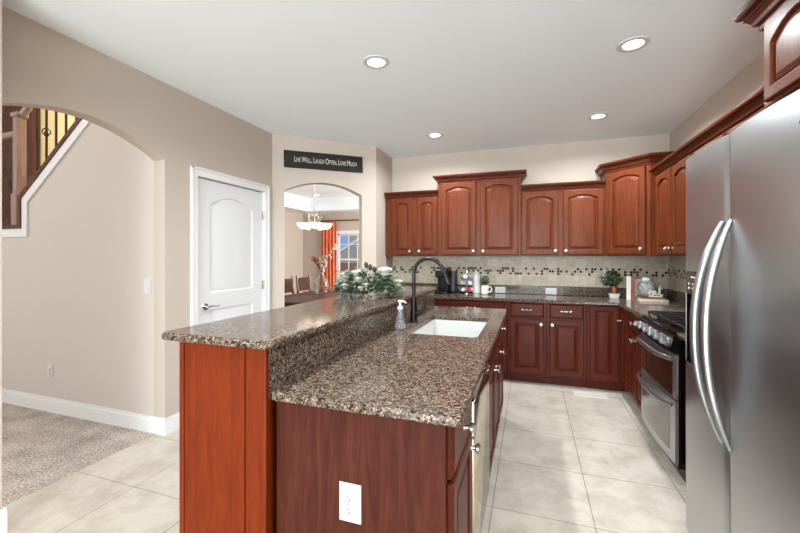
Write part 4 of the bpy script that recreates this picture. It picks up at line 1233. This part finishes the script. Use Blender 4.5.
m = MB(); m.box(-0.075, 0.075, 0, 0.015, 0, 0.012); m.box(-0.075, 0.075, 0, 0.015, 0.208, 0.22); m.box(-0.075, -0.063, 0, 0.015, .012, .208); m.box(0.063, 0.075, 0, 0.015, .012, .208)
m.build('frame', 'book_brown', pf)
MB().box(-0.063, 0.063, 0.004, 0.012, 0.012, 0.208).build('picture', 'paper', pf)
book('book', 'flat white book at the bottom of the stack under the jar', (1.175, 4.50, CT), (0.024, 0.25, 0.17), 'book_white', 0, True)
book('book', 'flat brown book on top of the stack under the jar', (1.165, 4.51, CT + 0.0245), (0.020, 0.21, 0.15), 'book_brown', 0, True)
jr = thing('jar', 'round speckled white jar on the flat books', 'jar', (1.142, 4.56, CT + 0.045))
jr.scale = (1.04, 1.04, 1.12)
MB().lathe([(0.0, 0), (0.04, 0), (0.058, 0.018), (0.074, 0.05), (0.078, 0.075), (0.07, 0.105), (0.05, 0.13), (0.036, 0.138), (0.034, 0.145), (0.0, 0.145)], 28).build('pot', 'speckled_ceramic', jr)
MB().lathe([(0.038, 0.1455), (0.038, 0.165), (0.03, 0.172), (0.0, 0.173)], 24).build('lid', 'white_ceramic', jr)
m = MB()
# script word «eat» as one continuous stroke
word = [(-0.07, 0.028), (-0.048, 0.034), (-0.036, 0.046), (-0.042, 0.058), (-0.054, 0.052), (-0.058, 0.032), (-0.048, 0.014), (-0.030, 0.014), (-0.016, 0.03),
        (-0.004, 0.052), (-0.018, 0.054), (-0.026, 0.034), (-0.016, 0.014), (-0.004, 0.024), (0.004, 0.054), (0.006, 0.022), (0.016, 0.013), (0.028, 0.03), (0.044, 0.09),
        (0.042, 0.05), (0.042, 0.022), (0.052, 0.012), (0.068, 0.024)]
m.tube([(x, 0, z) for x, z in word], 0.007, 8)
m.tube([(0.024, -0.001, 0.064), (0.044, -0.001, 0.066), (0.064, -0.001, 0.07)], 0.0055, 8)
m.box(-0.06, 0.06, -0.012, 0.012, 0.0, 0.010)
o = m.build('word_sign', 'book_white', loc=(1.195, 4.450, CT + 0.045)); o.scale = (0.95, 1, 1.2); tag(o, 'white script sign reading eat in front of the speckled jar', 'sign')

# ------------------------------------------------------------------ flowers on the bar
FL = thing('flower_arrangement', 'green and white flower arrangement lying on the granite bar top', 'flowers', (-1.085, 2.46, 1.0905))
rr = random.Random(5)
m = MB()
for k in range(1150):
    a = rr.uniform(0, 2 * PI); t = rr.random() ** 0.7
    ex, ey = 0.23, 0.15
    q = math.sqrt(rr.random())
    x, y = ex * q * math.cos(a), ey * q * math.sin(a)
    zmax = 0.165 * math.sqrt(max(0, 1 - q * q)) + 0.02
    z = zmax * t
    m.mi = 0 if rr.random() < 0.62 else 1
    m.leaf((x, y, max(0.006, z)), (math.cos(a) + rr.uniform(-.3, .3), math.sin(a) + rr.uniform(-.3, .3), rr.uniform(-0.15 if z > .05 else 0.1, 0.7)), (rr.uniform(-.5, .5), rr.uniform(-.5, .5), 1), rr.uniform(.035, .075), rr.uniform(.016, .03), 0.12)
m.build('greenery', ['leaf_dark', 'leaf_grey'], FL)
def rose_mesh(r):
    m = MB()
    rr2 = random.Random(int(r * 1e5))
    m.ball((0, 0, 0), r * 0.62, 12, 8)
    for ring, (n, rad, tilt) in enumerate(((4, 0.45, 0.95), (5, 0.68, 0.65), (6, 0.85, 0.3))):
        for i in range(n):
            a = 2 * PI * i / n + ring * 0.5
            c = Vector((math.cos(a) * r * rad * 0.55, math.sin(a) * r * rad * 0.55, r * 0.1))
            m.M = Matrix.Translation(c) @ Matrix.Rotation(a, 4, 'Z') @ Matrix.Rotation((1 - tilt) * 1.2, 4, 'Y')
            m.ball((0, 0, r * 0.25), r * 0.62, 10, 6, (0.28, 0.85, 0.8))
    m.M = Matrix.Identity(4)
    return m
for x, y, z, r in ((0.14, -0.02, 0.165, 0.052), (0.215, 0.03, 0.09, 0.036), (-0.05, -0.07, 0.155, 0.038), (-0.02, -0.11, 0.115, 0.032), (0.01, -0.14, 0.06, 0.024), (-0.14, -0.07, 0.115, 0.036),
                   (-0.17, -0.02, 0.14, 0.032), (-0.12, -0.11, 0.07, 0.03), (0.05, -0.145, 0.085, 0.022), (-0.205, -0.03, 0.07, 0.03)):
    rose_mesh(r).build('white_flower', 'petal_white', FL, (x, y, z), rotz=x * 9)
for x, y, z in ((0.03, -0.02, 0.20), (0.065, -0.03, 0.185), (-0.01, 0.0, 0.215)):
    m = MB()
    for j in range(6):
        for i in range(7):
            a = 2 * PI * i / 7 + j * 0.45
            rad = 0.022 * math.sin(PI * (0.2 + 0.75 * j / 6))
            m.leaf((rad * 0.4 * math.cos(a), rad * 0.4 * math.sin(a), 0.008 * j), (math.cos(a), math.sin(a), 0.5), (0, 0, 1), rad * 0.8, 0.012)
    m.ball((0, 0, 0.022), 0.014, sc=(1, 1, 1.6))
    m.build('pine_cone', 'pinecone', FL, (x, y, z - 0.02))
m = MB()
for k in range(34):
    a = rr.uniform(0, 2 * PI)
    m.leaf((-0.10 + 0.09 * math.cos(a), -0.10 + 0.03 * math.sin(a), rr.uniform(0.02, 0.19)), (math.cos(a), math.sin(a) - .4, rr.uniform(-.2, .8)), (0, 0, 1), 0.05, 0.022)
m.build('silver_leaves', 'frost_silver', FL)

# ------------------------------------------------------------------ sign over the opening
def on_diag(t, y, z):
    """a point at distance t along the diagonal wall, y in front of it (towards the kitchen)."""
    n = Vector((dvec.y, -dvec.x, 0)).normalized()
    p = Vector((DA[0], DA[1], z)) + dvec.normalized() * t + n * y
    return p
sg = thing('wall_sign', 'black wooden sign with white lettering above the arched opening', 'sign', on_diag(0.573, 0.001, 2.452), dang)
sg.rotation_euler = (0, -0.018, dang)
MB().box(-0.452, 0.452, -0.018, 0, -0.094, 0.094, 0.002).build('board', 'sign_black', sg)
m = MB()
for x0, x1, z0, z1 in ((-0.445, 0.445, 0.083, 0.09), (-0.445, 0.445, -0.09, -0.083), (-0.445, -0.438, -0.083, 0.083), (0.438, 0.445, -0.083, 0.083)):
    m.box(x0, x1, -0.022, -0.0181, z0, z1)
m.build('border', 'sign_black', sg)
cu = bpy.data.curves.new('lettering', 'FONT')
cu.body = 'Live Well, Laugh Often, Love Much'
cu.size = 0.095; cu.align_x = 'CENTER'; cu.align_y = 'CENTER'; cu.extrude = 0.0012
cu.small_caps_scale = 0.76
cu.space_character = 1.0; cu.space_word = 0.8; cu.offset = -0.0004
for bf, ch in zip(cu.body_format, cu.body):
    bf.use_small_caps = True
to = bpy.data.objects.new('lettering', cu); COL.objects.link(to)
bpy.context.view_layer.update()
me = bpy.data.meshes.new_from_object(to)
bpy.data.objects.remove(to)
xsz = max(v.co.x for v in me.vertices) - min(v.co.x for v in me.vertices)
for v in me.vertices:
    v.co.x *= 0.715 / xsz
    v.co.y *= 0.95
me.materials.clear(); me.materials.append(MATS['sign_letter'])
lt = bpy.data.objects.new('lettering', me); COL.objects.link(lt)
lt.parent = sg; lt.location = (0.015, -0.0196, 0.0); lt.rotation_euler = (PI / 2, 0, 0)

# ------------------------------------------------------------------ recessed lights, vents
def can(loc, label, power=P_CAN):
    o = thing('recessed_light', label, 'light', loc, 0, 'recessed ceiling lights')
    MB().lathe([(0.058, -0.001), (0.060, -0.006), (0.088, -0.006), (0.092, -0.001), (0.092, 0.0), (0.058, 0.0)], 32, cap=False).build('trim_ring', 'white_plastic', o)
    MB().lathe([(0.0, -0.0035), (0.059, -0.0035), (0.059, -0.0005), (0.0, -0.0005)], 28).build('lens', 'lamp_lens', o)
    if power:
        l = bpy.data.lights.new('bulb', 'AREA'); l.shape = 'DISK'; l.size = 0.11; l.energy = power; l.color = (0.93, 0.985, 1.0); l.spread = R(160)
        b = bpy.data.objects.new('bulb', l); COL.objects.link(b); b.parent = o; b.location = (0, 0, -0.0075)
    return o
zc = CEIL - 0.0005
can((-0.995, 2.404, zc), 'recessed ceiling light over the bar, nearest on the left')
can((-0.985, 4.06, zc), 'recessed ceiling light farthest back, above the left wall cabinets', P_CAN * 1.1)
can((0.611, 2.722, zc), 'recessed ceiling light nearest the refrigerator')
can((0.611, 4.012, zc), 'recessed ceiling light near the back right corner', P_CAN * 1.1)
can((-0.995, 0.55, zc), 'recessed ceiling light above the near end, out of view')
can((0.611, 0.55, zc), 'recessed ceiling light in front of the refrigerator, out of view')
can((-4.38, 7.2, 2.7095), 'recessed light in the dining room tray ceiling', 1)
fv = thing('floor_vent', 'pale floor register set in the tile before the back cabinets', 'vent', (0.565, 4.16, 0.0005))
m = MB(); m.box(-0.15, 0.15, -0.07, -0.05, 0, 0.004); m.box(-0.15, 0.15, 0.05, 0.07, 0, 0.004); m.box(-0.15, -0.13, -0.05, 0.05, 0, 0.004); m.box(0.13, 0.15, -0.05, 0.05, 0, 0.004)
m.build('vent_frame', 'vent_white', fv)
m = MB()
for i in range(16): m.box(-0.127 + i * 0.0163, -0.118 + i * 0.0163, -0.05, 0.05, 0.0006, 0.003)
m.box(-0.13, 0.13, -0.05, 0.05, 0, 0.0005)
m.build('grille', 'vent_white', fv)

# ------------------------------------------------------------------ stairs seen through the arch
nw = thing('newel_post', 'brown square newel post, its colour lightened as reflected sheen, at the foot of the stair rail', 'post', (-4.56, 2.225, 1.6585))
MB().box(-0.044, 0.044, -0.044, 0.044, 0, 0.30, 0.004).build('base_block', 'stair_sheen', nw)
MB().box(-0.036, 0.036, -0.036, 0.036, 0.30, 1.02, 0.006).build('shaft', 'stair_sheen', nw)
MB().box(-0.05, 0.05, -0.05, 0.05, 1.02, 1.06, 0.01, 2).build('post_cap', 'stair_sheen', nw)
def baluster(x, y, z0, z1, label, knuckle, twist):
    o = thing('baluster', label, 'baluster', (x, y, z0), 0, 'iron balusters on the stair')
    h = z1 - z0
    m = MB(); m.box(-0.007, 0.007, -0.007, 0.007, 0, h)
    if twist:
        for i in range(7): m.lathe([(0.008, 0), (0.0125, 0.009), (0.008, 0.018)], 8, (0, 0, h * 0.55 + i * 0.02))
    m.build('bar', 'black_iron', o)
    if knuckle:
        m = MB()
        for j in range(4):
            a = PI / 2 * j
            pts = [(0.03 * math.sin(PI * t / 8) * math.cos(a + t * 0.2), 0.03 * math.sin(PI * t / 8) * math.sin(a + t * 0.2), h * 0.42 + 0.011 * t) for t in range(9)]
            m.tube(pts, 0.0045, 6)
        m.build('basket', 'black_iron', o)
    return o
n_b = 0
for i in range(9):
    x = -4.30 + 0.135 * i
    zb = p_c[1] + slope * (x - p_c[0]) + 0.004
    baluster(x, 2.225, zb + 0.003, zb + 0.80, ('iron baluster with a basket knot rising from the sloping cap rail' if i % 3 == 1 else 'plain black iron baluster rising from the sloping cap rail'), i % 3 == 1, i % 3 != 1)
baluster(-4.66, 2.225, 1.6585, 2.49, 'black iron baluster left of the newel post', True, True)
hz = p_c[1] + slope * (-4.50 - p_c[0]) + 0.85
m = MB(); m.tube([(-4.50, 2.225, hz), (-2.78, 2.225, hz + slope * 1.72)], 0.03, 12)
tag(m.build('handrail', 'stair_sheen'), 'wooden handrail, its colour lightened as reflected sheen, sloping up from the newel post', 'rail')
m = MB(); m.tube([(-5.4, 2.225, 2.52), (-5.0, 2.225, 2.525), (-4.60, 2.225, 2.53)], 0.027, 12)
tag(m.build('handrail', 'stair_sheen'), 'short level wooden handrail, its colour lightened as reflected sheen, left of the newel post', 'rail')
pn = thing('wood_panel', 'tall dark wood panelling behind the newel post', 'panel', (-7.25, 3.20, 0))
MB().box(-0.6, 1.0, 0.0, 0.07, 0, 4.2).build('board', 'stair_wood', pn)
m = MB()
for x in (-0.6, 0.15, 0.9): m.box(x, x + 0.1, -0.02, 0, 0, 4.2, 0.004)
for z in (1.2, 2.0, 2.55): m.box(-0.5, 0.9, -0.018, 0, z, z + 0.1, 0.004)
m.build('panel_frame', 'stair_wood', pn)
# stair flight itself
st = MB()
for i in range(12):
    x = -5.9 + 0.25 * i
    st.box(x, x + 0.25, 2.305, 3.19, 0.0 if i < 1 else 0.19 * i - 0.02, 0.19 * (i + 1))
o = st.build('staircase', ['carpet_pile']); struct(o)

# ------------------------------------------------------------------ dining room things
TX, TY = -3.12, 5.20
tb = thing('dining_table', 'dark polished dining table seen through the arched opening', 'table', (TX, TY, 0))
MB().box(-0.50, 0.50, -0.92, 0.92, 0.725, 0.76, 0.006, 2).build('tabletop', 'table_top', tb)
MB().box(-0.42, 0.42, -0.82, 0.82, 0.64, 0.724).build('apron', 'dark_wood', tb)
for sx in (-1, 1):
    for sy in (-1, 1):
        MB().loft([rrect(sx * .30 - .03, sx * .30 + .03, sy * .77 - .03, sy * .77 + .03, .004, 0), rrect(sx * .30 - .045, sx * .30 + .045, sy * .77 - .045, sy * .77 + .045, .004, 0.639)]).build('leg', 'dark_wood', tb)
ch = thing('dining_chair', 'dark wooden dining chair at the near end of the table', 'chair', (-3.02, 4.20, 0), PI, 'dining chairs')
# local: seat front at -y, back at +y
MB().box(-0.22, 0.22, -0.22, 0.20, 0.43, 0.48, 0.012, 2).build('seat', 'seat_cream', ch)
m = MB()
m.tube([(-0.18, 0.215, 0.86), (0, 0.225, 0.865), (0.18, 0.215, 0.86)], 0.02, 8, (0.5, 6.0))
m.tube([(-0.18, 0.205, 0.64), (0, 0.215, 0.642), (0.18, 0.205, 0.64)], 0.02, 8, (0.5, 2.2))
m.build('backrest', 'dark_wood', ch)
for sx in (-1, 1):
    MB().tube([(sx * 0.2, 0.25, 0), (sx * 0.2, 0.205, 0.45), (sx * 0.2, 0.215, 0.75), (sx * 0.2, 0.24, 1.02)], [0.018, 0.022, 0.02, 0.018], 8).build('leg', 'dark_wood', ch)
    MB().tube([(sx * 0.195, -0.195, 0), (sx * 0.195, -0.19, 0.428)], [0.016, 0.022], 8).build('leg', 'dark_wood', ch)
ch.rotation_euler = (0, 0, PI / 2)
ch.location = (-3.72, 5.50, 0)
ch['label'] = 'dark wooden dining chair nearest the arched opening, left of the table'
dup(ch, (-3.72, 6.04, 0), PI / 2, 'dark wooden dining chair at the far left side of the table', 'dining chairs')
dup(ch, (-3.10, 6.36, 0), 0.0, 'dark wooden dining chair at the far end by the window', 'dining chairs')
TT = 0.7605
vs = MB().lathe([(0.0, 0.0), (0.10, 0.0), (0.112, 0.012), (0.118, 0.06), (0.120, 0.17), (0.112, 0.20), (0.05, 0.275), (0.03, 0.30), (0.026, 0.37), (0.034, 0.38), (0.028, 0.38), (0.021, 0.37), (0.025, 0.298), (0.045, 0.27), (0.106, 0.196), (0.114, 0.168), (0.112, 0.06), (0.106, 0.018), (0.0, 0.012)], 32).build('vase', 'clear_glass', loc=(-3.235, 5.47, TT))
tag(vs, 'large clear glass bottle vase on the dining table', 'vase')
m = MB(); rr = random.Random(9)
base = Vector((0, 0, 0.02))
for k in range(34):
    a = rr.uniform(PI * 0.75, PI * 1.25); l = rr.uniform(0.35, 0.52)
    tip = Vector((rr.uniform(-.19, -.03), rr.uniform(-.1, 0.08), 0.42 + l * 0.38))
    mid = Vector((rr.uniform(-.012, .012), rr.uniform(-.012, .012), 0.35))
    m.tube([base + Vector((rr.uniform(-.03, .03), rr.uniform(-.03, .03), 0)), mid, (mid + tip) / 2 + Vector((0, 0, .03)), tip], [0.0015, 0.0015, 0.004, 0.007], 5)
tag(m.build('dried_grass', 'dry_grass', loc=(-3.235, 5.47, TT)), 'rust brown dried grass standing in the glass vase', 'dried grass')
m = MB()
for stem in ([(0, 0, .02), (0, 0, .35), (0.10, -0.02, .52), (0.24, -0.03, .72), (0.32, -0.03, 0.80)], [(0.01, 0, .02), (0.005, 0, .35), (-0.02, -.03, .5), (-0.05, -.05, .62)], [(-.01, 0, .02), (-0.005, 0, .35), (0.05, -0.02, .52), (0.10, -0.05, .64)]):
    m.mi = 0
    m.tube(stem, 0.003, 6)
    m.mi = 1
    for j in range(2, len(stem)):
        A, B = Vector(stem[j - 1]), Vector(stem[j])
        for k in range(7):
            p = A.lerp(B, k / 7) + Vector((rr.uniform(-.03, .03), rr.uniform(-.03, .03), rr.uniform(-.02, .02)))
            m.ball(p, rr.uniform(.014, .026), 7, 5)
tag(m.build('blossom_branch', ['stem_brown', 'petal_white'], loc=(-3.235, 5.47, TT)), 'white blossom branches reaching up out of the glass vase', 'branch')
# chandelier
cd = thing('chandelier', 'glass chandelier with shallow white shades over the dining table', 'chandelier', (-3.09, 5.02, 1.765))
m = MB(); m.lathe([(0.05, 0.9445), (0.045, 0.93), (0.012, 0.91), (0.006, 0.90), (0.006, 0.24), (0.0, 0.24)], 14); m.build('rod', 'nickel', cd)
MB().lathe([(0.0, 0.0), (0.02, 0.01), (0.03, 0.05), (0.014, 0.09), (0.014, 0.2), (0.025, 0.23), (0.0, 0.25)], 16).build('hub', 'nickel', cd)
for j in range(5):
    a = 2 * PI * j / 5 + 0.3
    def pt(r, z): return (r * math.cos(a), r * math.sin(a), z)
    ar = MB().tube([pt(0.015, 0.22), pt(0.07, 0.27), pt(0.10, 0.2), pt(0.06, 0.09), pt(0.02, 0.03), pt(0.09, -0.005), pt(0.17, 0.01)], 0.008, 8).build('arm', 'nickel', cd)
    MB().lathe([(0.0, 0.012), (0.03, 0.012), (0.065, 0.045), (0.095, 0.10), (0.09, 0.10), (0.06, 0.05), (0.03, 0.02), (0.0, 0.018)], 20, (0.18 * math.cos(a), 0.18 * math.sin(a), 0)).build('shade', 'frosted_shade', ar)
# curtain and rod
m = MB()
loops = []
fr = []
N = 60
for z in (0.06, 1.0, 2.19):
    lp = []
    for i in range(N + 1):
        t = i / N
        lp.append((-4.745 + 0.40 * t, DW - 0.085 + 0.03 * math.sin(t * 2 * PI * 4.5 + z * 0.3), z))
    for i in range(N, -1, -1):
        t = i / N
        lp.append((-4.745 + 0.40 * t, DW - 0.079 + 0.03 * math.sin(t * 2 * PI * 4.5 + z * 0.3), z))
    loops.append(lp)
m.loft(loops)
tag(m.build('curtain', 'curtain_orange'), 'burnt orange curtain panel beside the dining window', 'curtain')
m = MB(); m.tube([(-4.80, DW - 0.082, 2.215), (-2.3, DW - 0.082, 2.215)], 0.012, 10)
m.ball((-4.83, DW - 0.082, 2.215), 0.03); m.box(-4.79, -4.77, DW - 0.085, DW - 0.001, 2.205, 2.225)
m.box(-2.36, -2.34, DW - 0.085, DW - 0.001, 2.205, 2.225)
tag(m.build('curtain_rod', 'black_iron'), 'dark curtain rod above the dining window', 'rod')
